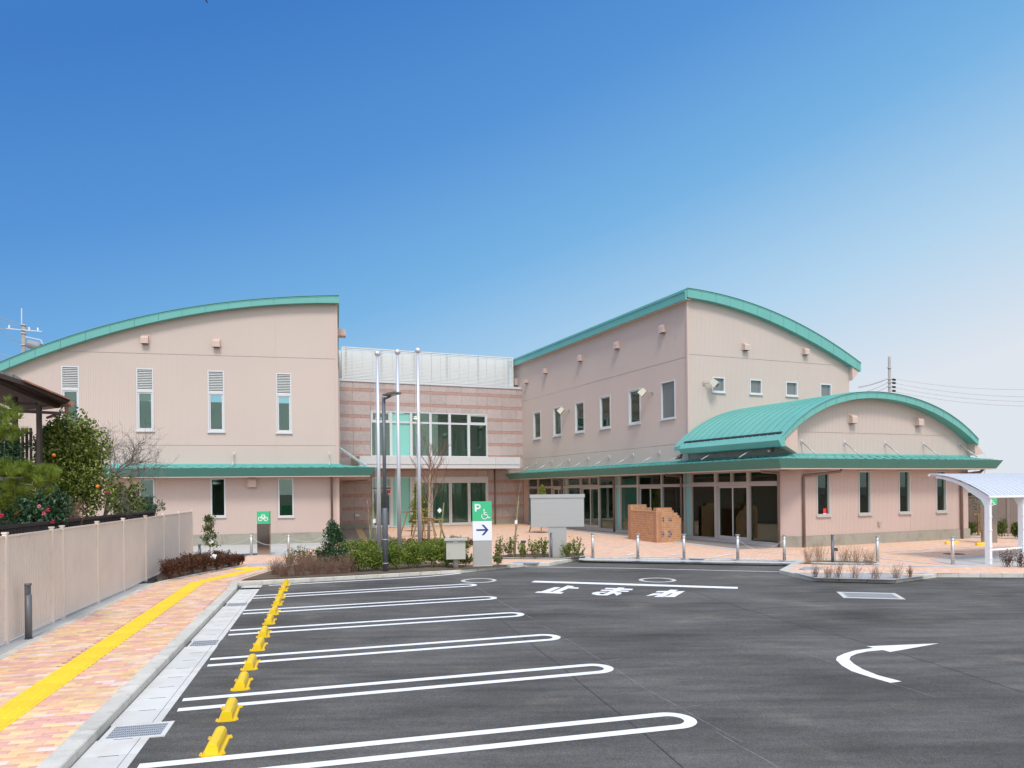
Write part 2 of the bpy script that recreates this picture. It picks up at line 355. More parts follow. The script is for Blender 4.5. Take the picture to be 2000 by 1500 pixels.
def offset_path(path, d):
    out = []
    for i, p in enumerate(path):
        a = (path[i]-path[i-1]).normalized() if i else None
        b = (path[i+1]-path[i]).normalized() if i < len(path)-1 else None
        a = a or b; b = b or a
        n = Vector((-(a+b).y, (a+b).x, 0)).normalized(); na = Vector((-a.y, a.x, 0))
        out.append(p + n*(d/max(.4, n.dot(na))))
    return out
inner = offset_path(kp, .19)
# pedestrian slab: near walkway (with real pavers) and plaza
FE = [G(0, 1291, PZ), G(99, 1236, PZ), G(307, 1139, PZ)]
fdir = (FE[2]-FE[0]).normalized()
wl0 = FE[0]-fdir*13
split_l, split_r = G(478, 1105.5, PZ), G(545, 1111, PZ)
edge_l = [wl0, FE[0], FE[2], split_l]
bedcorner = G(458, 1133, PZ)
edge_r = [inner[0], Vector((G(427, 1158.7, PZ).x, G(427, 1158.7, PZ).y, 0)), bedcorner, split_r]
poly_walk = [Vector((p.x, p.y, 0)) for p in edge_l] + [Vector((p.x, p.y, 0)) for p in reversed(edge_r)]
wk = MB(); wk.prism([Vector((p.x, p.y, -.2)) for p in poly_walk], (0, 0, .288)); walk = wk.build('walkway', mat('bedding_sand', (.30, .24, .18), .95), kind='structure')
def inside(p, poly):
    c = False; j = len(poly)-1
    for i in range(len(poly)):
        a, b = poly[i], poly[j]
        if (a.y > p.y) != (b.y > p.y) and p.x < (b.x-a.x)*(p.y-a.y)/(b.y-a.y)+a.x: c = not c
        j = i
    return c
# plaza slab
bp = [split_l, split_r, bedcorner] + inner[2:]
pts = [Vector((p.x, p.y, 0)) for p in bp]
pts += [Vector((45, 19, 0)), Vector((45, 70, 0)), Vector((-60, 70, 0)), Vector((-60, 30, 0)), G(300, 1090, 0)*1.0]
pts[-1] = Vector((-11.2, 24.6, 0))
pm = MB(); pm.prism([Vector((p.x, p.y, -.2)) for p in pts], (0, 0, .30)); plaza = pm.build('plaza', plaza_m, kind='structure')
sheet('garden_ground', [(-40, 0), (wl0.x-.7, 0), (FE[0].x-.75, FE[0].y), (FE[2].x-.65, FE[2].y), (-11.3, 24.6), (-40, 32)], .06, soil, kind='structure')
# tactile strip path
TL = [G(0, 1381.7, PZ), G(368.5, 1140, PZ)]; TR = [G(0, 1427, PZ), G(400.5, 1137.4, PZ)]
T0 = (TL[0]+(TR[0]-TL[0]).dot(lv)*lv + TL[0])/2
tA = G(384, 1138.6, PZ); tdir = Vector((-.2385, .9711, 0)); tB = G(505, 1109.3, PZ); tC = G(549, 1108, PZ)
TW = .38
# pavers
PL, PWD = .225, .1
pav_cands = []
du0 = (FE[0]-O).dot(lv)
for j in range(-45, 170):
    for i in range(-6, 24):
        c = O + lv*((i+.5*(j % 2)+.25)*-PL) + sv*(j*PWD)
        if not (inside(c, poly_walk) or inside(c-lv*.13, poly_walk) or inside(c+lv*.13, poly_walk)): continue
        if not inside(c, poly_walk) and c.y > 19: continue
        # keep the tactile strip free
        rel = c - Vector((tA.x, tA.y, 0))
        sd_ = rel.dot(tdir); lat = rel.dot(Vector((tdir.y, -tdir.x, 0)))
        if sd_ < .1 and abs(lat) < TW/2-.05: continue
        e = (Vector((tB.x, tB.y, 0))-Vector((tA.x, tA.y, 0))); el = e.length; e.normalize()
        s2 = rel.dot(e); l2 = rel.dot(Vector((e.y, -e.x, 0)))
        if -.1 < s2 < el and abs(l2) < TW/2-.08: continue
        pav_cands.append((c.y if c.y > 5.5 else c.y+100, c, j))
pav_cands.sort(key=lambda q: q[0])
def paver_mesh(k):
    b = MB(); hx, hy, t_ = PL/2-.0008, PWD/2-.0008, .003
    b.hexa([(-hx, -hy, -.03), (hx, -hy, -.03), (hx, hy, -.03), (-hx, hy, -.03)], [(-hx, -hy, -t_), (hx, -hy, -t_), (hx, hy, -t_), (-hx, hy, -t_)])
    b.hexa([(-hx, -hy, -t_), (hx, -hy, -t_), (hx, hy, -t_), (-hx, hy, -t_)], [(-hx+t_, -hy+t_, 0), (hx-t_, -hy+t_, 0), (hx-t_, hy-t_, 0), (-hx+t_, hy-t_, 0)])
    me = bpy.data.meshes.new('paver'); me.from_pydata(b.v, [], b.f); me.materials.append(PAV[k]); return me
pms = [paver_mesh(k) for k in range(5)]
rest = MB(); run = 0; n_ind = 0
def pick(c):
    v = .5+.5*math.sin(c.x*3.1+c.y*1.7)*math.cos(c.y*2.3-c.x) ; r = R.random()*.75+v*.25
    return 0 if r < .33 else 1 if r < .52 else 2 if r < .68 else 3 if r < .78 else 4 if r < .86 else 0
for key, c, j in pav_cands:
    k = pick(c); dz = R.uniform(-.0012, .0012)
    if n_ind < 300 and key < 100:
        o = link('paver', pms[k], walk); o.location = (c.x, c.y, PZ+dz); o.rotation_euler = (0, 0, A14); n_ind += 1
    else:
        rest.mi = k; hx, hy = lv*(PL/2-.0008), sv*(PWD/2-.0008); z0, z1 = PZ-.03, PZ+dz
        q = [c-hx-hy, c+hx-hy, c+hx+hy, c-hx+hy]
        b_ = rest.vs([(p.x, p.y, z0) for p in q]+[(p.x, p.y, z1) for p in q])
        for f in ((4, 5, 6, 7), (0, 1, 5, 4), (1, 2, 6, 5), (2, 3, 7, 6), (3, 0, 4, 7)): rest.f.append(tuple(b_+i for i in f)); rest.m.append(k)
rest.build('paver_field', PAV, walk, kind='stuff')
# tactile tiles
def tile_mesh():
    b = MB(); h = TW/2-.002
    b.hexa([(-h, -h, -.03), (h, -h, -.03), (h, h, -.03), (-h, h, -.03)], [(-h, -h, 0), (h, -h, 0), (h, h, 0), (-h, h, 0)])
    for q in (-.135, -.045, .045, .135):
        b.hexa([(q-.017, -h+.015, 0), (q+.017, -h+.015, 0), (q+.017, h-.015, 0), (q-.017, h-.015, 0)], [(q-.01, -h+.022, .005), (q+.01, -h+.022, .005), (q+.01, h-.022, .005), (q-.01, h-.022, .005)])
    me = bpy.data.meshes.new('tactile_tile'); me.from_pydata(b.v, [], b.f); me.materials.append(tact_m); return me
tme = tile_mesh()
for k in range(0, 60):
    c = tA - tdir*(TW*(k+.5)-.05)
    if c.y < -3: break
    o = link('tactile_tile', tme, walk); o.location = (c.x, c.y, PZ+.002); o.rotation_euler = (0, 0, math.atan2(-tdir.x, tdir.y))
def tiles_between(a, b):
    d = (b-a); L_ = d.length; d.normalize()
    for k in range(int(L_/TW)+1):
        c = a + d*(TW*(k+.25)); o = link('tactile_tile', tme, walk); o.location = (c.x, c.y, PZ+.004); o.rotation_euler = (0, 0, math.atan2(-d.x, d.y))
tiles_between(tA, tB); tiles_between(tB-(tC-tB).normalized()*.6, tC+(tC-tB).normalized()*1.6)
# kerbs ------------------------------------------------------------
kerb = MB(); kerb.box((O.x, O.y-30, -1), (.01, 0, 0), (0, .01, 0), (0, 0, .01))
kerb_o = bpy.data.objects.new('kerb', None); C.objects.link(kerb_o); kerb_o['kind'] = 'structure'
def stones(path, wd, ztop, zbot, name, m, par, seg=.6, bevel=.012, gap=.006):
    outp = path; inn = offset_path(path, wd)
    for i in range(len(path)-1):
        a, b, c, d = outp[i], outp[i+1], inn[i+1], inn[i]; L_ = (b-a).length; n = max(1, round(L_/seg)); g = gap/L_
        for k in range(n):
            t0, t1 = k/n+g, (k+1)/n-g
            q = [a.lerp(b, t0), a.lerp(b, t1), d.lerp(c, t1), d.lerp(c, t0)]
            up = (q[3]-q[0]).normalized()*bevel
            mb = MB(); zb = lambda p, z: Vector((p.x, p.y, z))
            mb.hexa([zb(p, zbot) for p in q], [zb(p, ztop-bevel) for p in q])
            mb.hexa([zb(p, ztop-bevel) for p in q], [zb(q[0]+up, ztop), zb(q[1]+up, ztop), zb(q[2], ztop), zb(q[3], ztop)])
            mb.build(name, m, par)
stones(kp, .2, PZ+.005, -.1, 'kerb_stone', kerb_m, kerb_o)
# weep slots in kerb (little vertical notches) near part
# concrete edging below fence
edg = bpy.data.objects.new('fence_edging', None); C.objects.link(edg); edg['kind'] = 'structure'
ep = [FE[0]-fdir*10, FE[0], FE[1], FE[2]]
stones([Vector((p.x, p.y, 0)) for p in reversed(ep)][::-1], .14, PZ+.006, -.1, 'edging_stone', kerb_m, edg)
back = offset_path([Vector((p.x, p.y, 0)) for p in ep], .15)
stones(back, .42, PZ+.003, -.1, 'edging_slab', apron_m, edg, seg=.8)
# far planting kerb on walkway left side and bed borders
def low_kerb(pxs, wd=.1, ztop=PZ+.02, seg=.9, z=PZ):
    p = [Vector((G(x, y, z).x, G(x, y, z).y, 0)) for x, y in pxs]
    stones(p, wd, ztop, -.1, 'kerb_stone', kerb_m, kerb_o, seg=seg, bevel=.008)
low_kerb([(310, 1139), (392, 1121), (478, 1105)], .12)
low_kerb([(458, 1134), (500, 1121), (545, 1110), (600, 1100), (640, 1092)], .12)
# gutter: concrete covers + grates
gut = bpy.data.objects.new('gutter', None); C.objects.link(gut); gut['kind'] = 'structure'
sN = (endK-O).dot(sv)
grates = []
for q in [((207, 1448.5), (229.6, 1418), (348.5, 1408), (332.5, 1439)), ((360, 1270), (384.5, 1247), (427, 1246), (411, 1267)), ((432.6, 1189), (446, 1176), (478, 1175.6), (466, 1187.6)), ((468.6, 1149.4), (478, 1144), (516.7, 1143.5), (514, 1149.4))]:
    c = sum((G(x, y) for x, y in q), Vector())/4; grates.append((c-O).dot(sv))
GW = .50; glen = .50
bounds = []
s_ = -12.0
edges_ = []
gs = sorted(grates)
def is_grate(a, b): return any(a < g < b for g in gs)
cur = -12.0; slabs = []
for g in gs + [sN+.35]:
    end = g-glen/2 if g in gs else sN+.2
    n = max(1, round((end-cur)/.5))
    for k in range(n): slabs.append((cur+(end-cur)*k/n, cur+(end-cur)*(k+1)/n, 0))
    if g in gs: slabs.append((end, end+glen, 1)); cur = end+glen
for a, b, isg in slabs:
    if isg: continue
    mb = MB(); p0 = O+sv*(a+.003); p1 = O+sv*(b-.003)
    for o0, o1, z in ((.001, GW-.09, .012), (GW-.084, GW, .010)):
        q = [p0+lv*o0, p0+lv*o1, p1+lv*o1, p1+lv*o0]
        mb.hexa([Vector((p.x, p.y, -.1)) for p in q], [Vector((p.x, p.y, z)) for p in q])
    # hand slot: dark recess at the joint
    mb.mi = 1
    q = [p1+lv*.16-sv*.012, p1+lv*.34-sv*.012, p1+lv*.34, p1+lv*.16]
    mb.prism([Vector((p.x, p.y, .0121)) for p in q], (0, 0, .0008)); mb.mi = 0
    mb.build('gutter_cover', [cover_m, seam_m], gut)
def grate(c, ex, ey, w_, h_, nb, nt_, label, border=.04, z=.012, group='drain grates in the gutter'):
    t = thing('drain_grate', label, 'drain grate', group, (c.x, c.y, z))
    dark_pit = black_m
    fr = MB(); c = Vector((c.x, c.y, 0))
    for sx in (-1, 1): fr.box(c+ex*sx*(w_/2-border/2)+Z3*-.05, ex*border/2, ey*h_/2, Z3*(.05+z))
    for sy in (-1, 1): fr.box(c+ey*sy*(h_/2-border/2)+Z3*-.05, ex*(w_/2-border), ey*border/2, Z3*(.05+z-.001))
    fr.build('frame', cover_m, t)
    pit = MB(); pit.box(c+Z3*-.04, ex*(w_/2-border), ey*(h_/2-border), Z3*.002); pit.build('pit', black_m, t)
    W_, H_ = w_-2*border, h_-2*border
    bars = MB()
    for k in range(nb): bars.box(c+ex*(W_*((k+.5)/nb-.5))+Z3*-.03, ex*W_/nb*.19, ey*H_/2, Z3*(.03+z-.001))
    for k in range(nt_+1): bars.box(c+ey*(H_*(k/nt_-.5))+Z3*-.028, ex*W_/2, ey*.010, Z3*(.028+z-.002))
    bars.build('bars', mat('galvanised_steel', (.58, .60, .62), .4, .4) if 'galvanised_steel' not in MT else MT['galvanised_steel'], t)
GL = ['large open bar drain grate nearest the camera in the gutter', 'second drain grate along the gutter, beside the fourth wheel stop', 'third drain grate along the gutter, narrow and pale', 'far drain grate at the corner where gutter meets planter kerb']
for k, g in enumerate(gs):
    c = O+sv*g
    grate(c+lv*(.33 if k == 0 else .26), lv, sv, .62 if k == 0 else .46, .50, 26 if k == 0 else 14, 5 if k == 0 else 3, GL[k], .05 if k == 0 else .03)
# concrete lip patches beside gutter (irregular asphalt edge)
# yard grate at right
q = [G(1650, 1170), G(1659, 1156), G(1744, 1158), G(1742, 1170)]
c = sum(q, Vector())/4; ex = (q[2]-q[1]).normalized(); ey = Vector((-ex.y, ex.x, 0))
grate(c, ex, ey, 1.25, .95, 24, 6, 'wide pale drain grate set alone in the asphalt before the island', .10, .008, None)
# painted bay lines ------------------------------------------------
tips = [(1355, 1403), (1195, 1303), (1093, 1243), (1023, 1199), (970, 1167), (931, 1142)]
lefts = [None, (352, 1377), (408, 1294), (447.5, 1236), (474.6, 1196), (493.7, 1166.5)]
LW = [G(*p) if p else None for p in lefts]; LW[0] = LW[1]*2-LW[2]
def ustrip(a, tip, hw, w_, n=14):
    e = (tip-a); L_ = e.length; e.normalize(); nrm = Vector((-e.y, e.x, 0)); c = tip - e*(hw+w_/2)
    o_, i_ = [], []
    o_.append(a+nrm*(hw+w_/2)); i_.append(a+nrm*(hw-w_/2))
    for k in range(n+1):
        an = math.pi/2 - math.pi*k/n
        d = nrm*math.sin(an)+e*math.cos(an)
        o_.append(c+d*(hw+w_/2)); i_.append(c+d*(hw-w_/2))
    o_.append(a-nrm*(hw+w_/2)); i_.append(a-nrm*(hw-w_/2))
    return o_, i_
names_b = ['nearest', 'second', 'third', 'fourth', 'fifth', 'farthest']
for k in range(6):
    o_, i_ = ustrip(LW[k], G(*tips[k]), .215, .135)
    mb = MB(); Zp = .004
    for a in range(len(o_)-1):
        mb.face([o_[a]+Z3*Zp, i_[a]+Z3*Zp, i_[a+1]+Z3*Zp, o_[a+1]+Z3*Zp])
    mb.build('parking_bay_line', paint, label='%s of the six long white U-shaped bay lines on the asphalt' % names_b[k], category='road marking', group='white parking bay lines')
def strip(name, pxs, w_, z=.004, m=paint, close=False, **t):
    p = [G(x, y) for x, y in pxs]; a = offset_path(p, w_/2); b = offset_path(p, -w_/2); mb = MB()
    for i in range(len(p)-1): mb.face([b[i]+Z3*z, b[i+1]+Z3*z, a[i+1]+Z3*z, a[i]+Z3*z])
    return mb.build(name, m, **t)
strip('edge_line', [(525, 1143.7), (640, 1137.5), (760, 1131), (830, 1126.5), (870, 1123), (900, 1119.8)], .12, label='single thin white line along the foot of the planter kerb', category='road marking')
strip('stop_line', [(1041, 1136), (1110, 1138), (1441, 1148.5)], .34, label='thick white stop line in front of the painted characters', category='road marking')
strip('entrance_line', [(1026, 1107.2), (1200, 1109.6), (1525, 1117)], .11, m=paint_old, label='long thin pale line across the asphalt before the plaza', category='road marking')
def pxpoly(mb, pts, z, ox=0, oy=0, s=1.):
    q = [G(ox+x/s, oy+y/s) for x, y in pts]; mb.face([p+Z3*z for p in q])
K = lambda mb, pts, z=.004: pxpoly(mb, pts, z, 1030, 1120, 6.25)
mb = MB()
K(mb, [(88, 236), (128, 221), (447, 232), (412, 249)]); K(mb, [(332, 169), (408, 171), (262, 232), (150, 228)], .0042); K(mb, [(490, 150), (575, 156), (375, 235), (290, 232)], .0044); K(mb, [(545, 168), (634, 175), (615, 189), (505, 184)], .0046)
mb.build('road_character', paint, label='white painted character 止, first of three behind the stop line', category='road marking', group='painted characters 止まれ')
mb = MB()
K(mb, [(962, 177), (1293, 190), (1275, 206), (940, 193)]); K(mb, [(912, 200), (1248, 213), (1225, 227), (888, 213)], .0042); K(mb, [(1112, 173), (1190, 177), (1062, 240), (975, 270), (900, 268), (985, 232)], .0044)
K(mb, [(783, 252), (800, 236), (850, 226), (985, 225), (940, 238), (890, 238), (875, 248), (900, 256), (960, 254), (940, 270), (850, 267)], .0046); K(mb, [(1040, 229), (1135, 233), (1152, 241), (1140, 252), (1090, 272)], .0048)
mb.build('road_character', paint, label='white painted character ま, middle of three behind the stop line', category='road marking', group='painted characters 止まれ')
mb = MB()
K(mb, [(1588, 217), (1760, 214), (1735, 231), (1560, 233)]); K(mb, [(1445, 276), (1535, 246), (1640, 243), (1600, 262), (1500, 273)], .0042); K(mb, [(1748, 199), (1842, 203), (1655, 289), (1545, 288)], .0044); K(mb, [(1790, 222), (1925, 217), (1815, 279), (1800, 290), (1663, 289), (1700, 274), (1722, 273), (1780, 243), (1745, 243)], .0046)
mb.build('road_character', paint, label='white painted character れ, last of three behind the stop line', category='road marking', group='painted characters 止まれ')
mb = MB()
Aq = lambda pts, z: pxpoly(mb, pts, z, 1400, 1050, 3.3333)
inn = [(1203, 938), (1050, 898), (950, 858), (890, 822), (863, 795), (872, 775), (910, 758), (980, 743), (1085, 733)]
out = [(1130, 947), (1000, 910), (880, 872), (815, 835), (776, 798), (783, 778), (830, 756), (900, 736), (1025, 719)]
for i in range(8): Aq([out[i], inn[i], inn[i+1], out[i+1]], .004)
Aq([(975, 709), (1447, 690), (1130, 746), (1055, 728)], .0043)
mb.build('turn_arrow', paint, label='curved white turn arrow with long pointed head on the asphalt', category='road marking')
# manhole covers
def manhole(x, y, r, label, ring=paint_old, z=.003, base=0, wd=.22, mark=True):
    c = G(x, y, base); t = thing('manhole_cover', label, 'manhole cover', None, (c.x, c.y, base))
    a = MB(); n = 40
    for k in range(n):
        p, q = k*2*math.pi/n, (k+1)*2*math.pi/n
        f = lambda rr, an: (c.x+rr*math.cos(an), c.y+rr*math.sin(an), base+z)
        a.face([f(r, p), f(r, q), f(r*(1-wd), q), f(r*(1-wd), p)])
    a.build('ring', ring, t)
    d = MB(); d.face([(c.x+r*(1-wd)*math.cos(k*2*math.pi/n), c.y+r*(1-wd)*math.sin(k*2*math.pi/n), base+z-.001) for k in range(n)]); d.build('lid', asphalt if mark else mat('iron_lid', (.10, .10, .11), .6, .3) if 'iron_lid' not in MT else MT['iron_lid'], t)
manhole(935, 1134, .49, 'round cover with thin white ring at the end of the farthest bay line')
manhole(1284, 1133, .50, 'round cover with white ring behind the stop line')
manhole(1361, 1091, .33, 'dark round iron cover in the plaza beside the bollard row', ring=seam_m, base=PZ, z=.004, mark=False)
manhole(1863, 1082, .33, 'dark round iron cover in the pink paving behind the rightmost bollard', ring=seam_m, base=PZ, z=.004, mark=False)
manhole(491, 1083, .45, 'dark round iron cover in pale concrete behind the bicycle sign', ring=seam_m, base=PZ, z=.008, mark=False)
# asphalt joints and chalk marks
js = bpy.data.objects.new('asphalt_joints', None); C.objects.link(js); js['kind'] = 'structure'
def jl(pxs, w_, m, z=.002):
    p = [G(x, y) for x, y in pxs]
    fine = []
    for i in range(len(p)-1):
        n = max(2, int((p[i+1]-p[i]).length/.6))
        for k in range(n): fine.append(p[i].lerp(p[i+1], k/n)+Vector((R.uniform(-.012, .012), R.uniform(-.012, .012), 0)))
    fine.append(p[-1]); a = offset_path(fine, w_/2); b = offset_path(fine, -w_/2); mb = MB()
    for i in range(len(fine)-1): mb.face([b[i]+Z3*z, b[i+1]+Z3*z, a[i+1]+Z3*z, a[i]+Z3*z])
    mb.build('joint_line', m, js)
jl([(975, 1208), (1105, 1310), (1199, 1385), (1310, 1478), (1400, 1560)], .018, seam_m)
jl([(1256, 1120), (1300, 1136), (1443, 1186), (1560, 1221), (1696, 1257), (1850, 1305), (2010, 1356)], .018, seam_m)
jl([(930, 1146), (985, 1180), (1040, 1208)], .012, chalk_m, .0025); jl([(1060, 1222), (1130, 1262), (1260, 1345), (1450, 1450)], .008, chalk_m, .0025)
jl([(1545, 1268), (1632, 1296)], .01, chalk_m, .0025); jl([(1738, 1334), (1790, 1350), (1830, 1362)], .01, chalk_m, .0025); jl([(1180, 1292), (1213, 1287)], .01, chalk_m, .0025); jl([(1310, 1384), (1370, 1377)], .01, chalk_m, .0025)
jl([(1400, 1430), (1470, 1470), (1520, 1500)], .01, chalk_m, .0025)
# concrete aprons, tile paths on the plaza (each 4 mm up)
def psheet(name, pxs, m, z, **t):
    return sheet(name, [G(x, y, z) for x, y in pxs], z, m, kind='structure', **t)
psheet('bicycle_apron', [(360, 1096), (392, 1088), (500, 1086), (563, 1085), (632, 1066), (633, 1059.2), (376, 1064.2), (200, 1068), (200, 1096)], apron_m, PZ+.004)
psheet('paving_band', [(478, 1104), (620, 1101.5), (618, 1098.5), (487, 1101)], mat('bluish_drain_band', (.40, .42, .46), .8), PZ+.004)
psheet('entrance_path', [(664, 1028), (726, 1026.5), (744, 1029.5), (800, 1085), (664, 1085)], tan_tile, PZ+.004)
psheet('guide_strip', [(693, 1029.6), (705, 1029.4), (723, 1062), (707, 1062)], tan_tact, PZ+.008)
psheet('entrance_mat', [(726, 1027), (1021, 1019.5), (1000, 1023.8), (905, 1026), (744, 1030)], tan_tact, PZ+.007)
psheet('porch', [(1031, 1018), (1170, 1030), (1523, 1060), (1530, 1069.5), (1443, 1072.5), (1340, 1060), (1229, 1047.3), (1134, 1038), (1031, 1024.5)], tan_tile, PZ+.004)
psheet('porch_edge', [(1031, 1024.6), (1134, 1038), (1229, 1047.3), (1340, 1060), (1443, 1072.5), (1443, 1074), (1340, 1061.6), (1229, 1048.7), (1134, 1039.2), (1031, 1025.4)], mat('pale_edging', (.6, .6, .58), .8), PZ+.008)
psheet('cycle_apron', [(1815, 1092), (2000, 1078), (2300, 1070), (2300, 1106), (1858, 1103)], apron_m, PZ+.004)
for i, q in enumerate([[(1132, 1090), (1200, 1091.5), (1557, 1098), (1700, 1100.5), (1640, 1103), (1555, 1100.2), (1130, 1093)], [(1640, 1102.4), (1990, 1107.5), (1990, 1109.2), (1620, 1104)]]):
    psheet('kerb_band', q, mat('band_concrete%d' % i, (.48, .50, .53), .85), PZ+.007)
psheet('front_strip', [(1575, 1122), (1570, 1112), (1600, 1103.5), (1790, 1107), (2000, 1109), (2300, 1112), (2300, 1119.5), (1840, 1119.7), (1700, 1119.5)], strip_m, PZ+.009)
psheet('front_bed', [(1550, 1118.5), (1592, 1129), (1745, 1132.5), (1815, 1124), (1700, 1119.8)], gravel, PZ+.012)
psheet('rear_bed', [(1563, 1100), (1590, 1101.5), (1718, 1103), (1690, 1097), (1620, 1094.5), (1580, 1095)], soil, PZ+.012)
low_kerb([(1563, 1100.6), (1718, 1103.6)], .08, PZ+.05); low_kerb([(1718, 1102.5), (1690, 1096.5), (1620, 1094), (1575, 1094.6)], .08, PZ+.07)
low_kerb([(1545, 1116.5), (1700, 1119.6), (1825, 1120)], .08, PZ+.02)
psheet('planting_bed', [(470, 1133), (545, 1110), (640, 1091), (664, 1080), (800, 1070), (905, 1070), (905, 1086), (812, 1090), (815, 1096), (912, 1104.5), (1010, 1102), (905, 1111), (690, 1123)], soil, PZ+.02)
psheet('centre_bed', [(962, 1086), (1000, 1082), (1140, 1080), (1143, 1088), (1100, 1091.5), (962, 1090.5)], soil, PZ+.02)
low_kerb([(880, 1090.6), (1100, 1092), (1147, 1087)], .12, PZ+.03)
low_kerb([(905, 1085), (965, 1085)], .1, PZ+.03)
psheet('inspection_cover', [(1001, 1098.5), (1015, 1097), (1058, 1098), (1048, 1100.5), (1005, 1100)], mat('bluish_cover', (.33, .38, .42), .6), PZ+.006)
psheet('inspection_cover', [(1560, 1111.5), (1570, 1106.5), (1608, 1107), (1605, 1112)], MT['bluish_cover'], PZ+.015)
psheet('left_bed', [(310, 1137), (392, 1119.5), (475, 1105), (455, 1099), (385, 1096), (300, 1122)], soil, PZ+.012)
# white parking paint on the plaza
def pline(name, pxs, w_, **t):
    p = [G(x, y, PZ) for x, y in pxs]; a = offset_path(p, w_/2); b = offset_path(p, -w_/2); mb = MB(); z = PZ+.012
    for i in range(len(p)-1): mb.face([Vector((q.x, q.y, z)) for q in (b[i], b[i+1], a[i+1], a[i])])
    mb.build(name, paint, **t)
pw = 'painted lines on the plaza paving'
for pxs, wd_, lb in [([(1208, 1087.5), (1345, 1089.8), (1500, 1092.8)], .14, 'long white line painted on pink pavers parallel to the bollards'),
                 ([(1225, 1084.5), (1240, 1081)], .12, 'short white stroke on pink pavers left of second bollard'), ([(1300, 1086), (1330, 1082.5)], .12, 'short white stroke on pink pavers between the second and third bollards'),
                 ([(1395, 1088), (1430, 1082.5)], .12, 'short white stroke on pink pavers beside the dark iron cover'),
                 ([(1475, 1077), (1560, 1084), (1690, 1088), (1840, 1103)], .08, 'slim white line crossing the pavers behind the twiggy bed'), ([(1740, 1082), (1950, 1074)], .08, 'slim white line on pavers near the yellow blocks'), ([(1700, 1080), (1900, 1068)], .08, 'slim white line on pavers in front of plinth')]:
    pline('plaza_line', pxs, wd_, label=lb, category='road marking', group=pw)
# ================================================================ BUILDINGS
UD, VD = (.9165, .4000), (-.4000, .9165)
A_ = Vector((10.75, 28.70, 0))
F1 = Pl((A_.x, A_.y), UD)
Lp = Pl((A_.x, A_.y), (.4, -.9165))
t_tall = 6.31; T_ = A_ + Vector((VD[0], VD[1], 0))*t_tall
F2 = Pl((T_.x, T_.y), UD)
CP = Pl((-2.36, 50.2), UD)
LB = Pl((-8.80, 34.60), (5.5, 1.3))
B0 = PZ
def curve_on(P, pts):
    q = sorted(P.uz(x, y) for x, y in pts)
    def f(u):
        if u <= q[0][0]: a, b = q[0], q[1]
        elif u >= q[-1][0]: a, b = q[-2], q[-1]
        else:
            for a, b in zip(q, q[1:]):
                if a[0] <= u <= b[0]: break
        return a[1]+(b[1]-a[1])*(u-a[0])/(b[0]-a[0])
    return f, q
def smooth_curve(P, pts, deg=4):
    """least squares polynomial through measured points, so that the roof edge is one clean curve"""
    q = [P.uz(x, y) for x, y in pts]; m = sum(u for u, _ in q)/len(q); s_ = max(abs(u-m) for u, _ in q)
    n = deg+1; M = [[0]*(n+1) for _ in range(n)]
    for u, z in q:
        x = (u-m)/s_
        for i in range(n):
            for j in range(n): M[i][j] += x**(i+j)
            M[i][n] += z*x**i
    for i in range(n):
        p = max(range(i, n), key=lambda r: abs(M[r][i])); M[i], M[p] = M[p], M[i]
        for r in range(n):
            if r != i:
                k = M[r][i]/M[i][i]
                for c in range(i, n+1): M[r][c] -= k*M[i][c]
    co = [M[i][n]/M[i][i] for i in range(n)]
    return lambda u: sum(c*((u-m)/s_)**i for i, c in enumerate(co))
def wall(name, P, u0, u1, zb, zt, ops, par, m, pitch=.094, dep=.014, joints=(), ratio=.74):
    ztf = zt if callable(zt) else (lambda u: zt)
    cuts = {u0, u1}
    k = 0; ridge = []
    u = u0
    while u < u1 and pitch:
        cuts.add(min(u+pitch*ratio, u1)); cuts.add(min(u+pitch, u1)); u += pitch
    for o in ops:
        for x in o[:2]:
            if u0 < x < u1: cuts.add(x)
    cs = sorted(cuts); mb = MB(); prev = None
    for a, b in zip(cs, cs[1:]):
        if b-a < 1e-5: continue
        mid = (a+b)/2; off = 0 if not pitch or ((mid-u0) % pitch) < pitch*ratio else -dep
        iv = [(zb, None)]
        segs = []; lo = zb
        blocks = sorted([(o[2], o[3]) for o in ops if o[0]-1e-6 <= mid <= o[1]+1e-6])
        top = min(ztf(a), ztf(b))
        for z0, z1 in blocks:
            if z0 >= top: continue
            if z0 > lo: segs.append((lo, z0))
            lo = max(lo, z1)
        top = min(ztf(a), ztf(b))
        segs.append((lo, None))
        out = []
        for s0, s1 in segs:
            cur = s0
            for jz in joints:
                if cur < jz-.012 and (s1 if s1 is not None else top) > jz+.012: out.append((cur, jz-.012, 0)); out.append((jz-.012, jz+.012, 1)); cur = jz+.012
            out.append((cur, s1, 0))
        for s0, s1, jn in out:
            za, zb_ = (ztf(a), ztf(b)) if s1 is None else (s1, s1)
            if min(za, zb_) <= s0: continue
            of = off if not jn else -dep-.006
            mb.face([P.pt(a, s0, of), P.pt(b, s0, of), P.pt(b, zb_, of), P.pt(a, za, of)])
            if pitch and not jn:
                mb.face([P.pt(a, s0, 0), P.pt(a, s0, -dep), P.pt(a, za, -dep), P.pt(a, za, 0)])
    return mb.build(name, m, par)
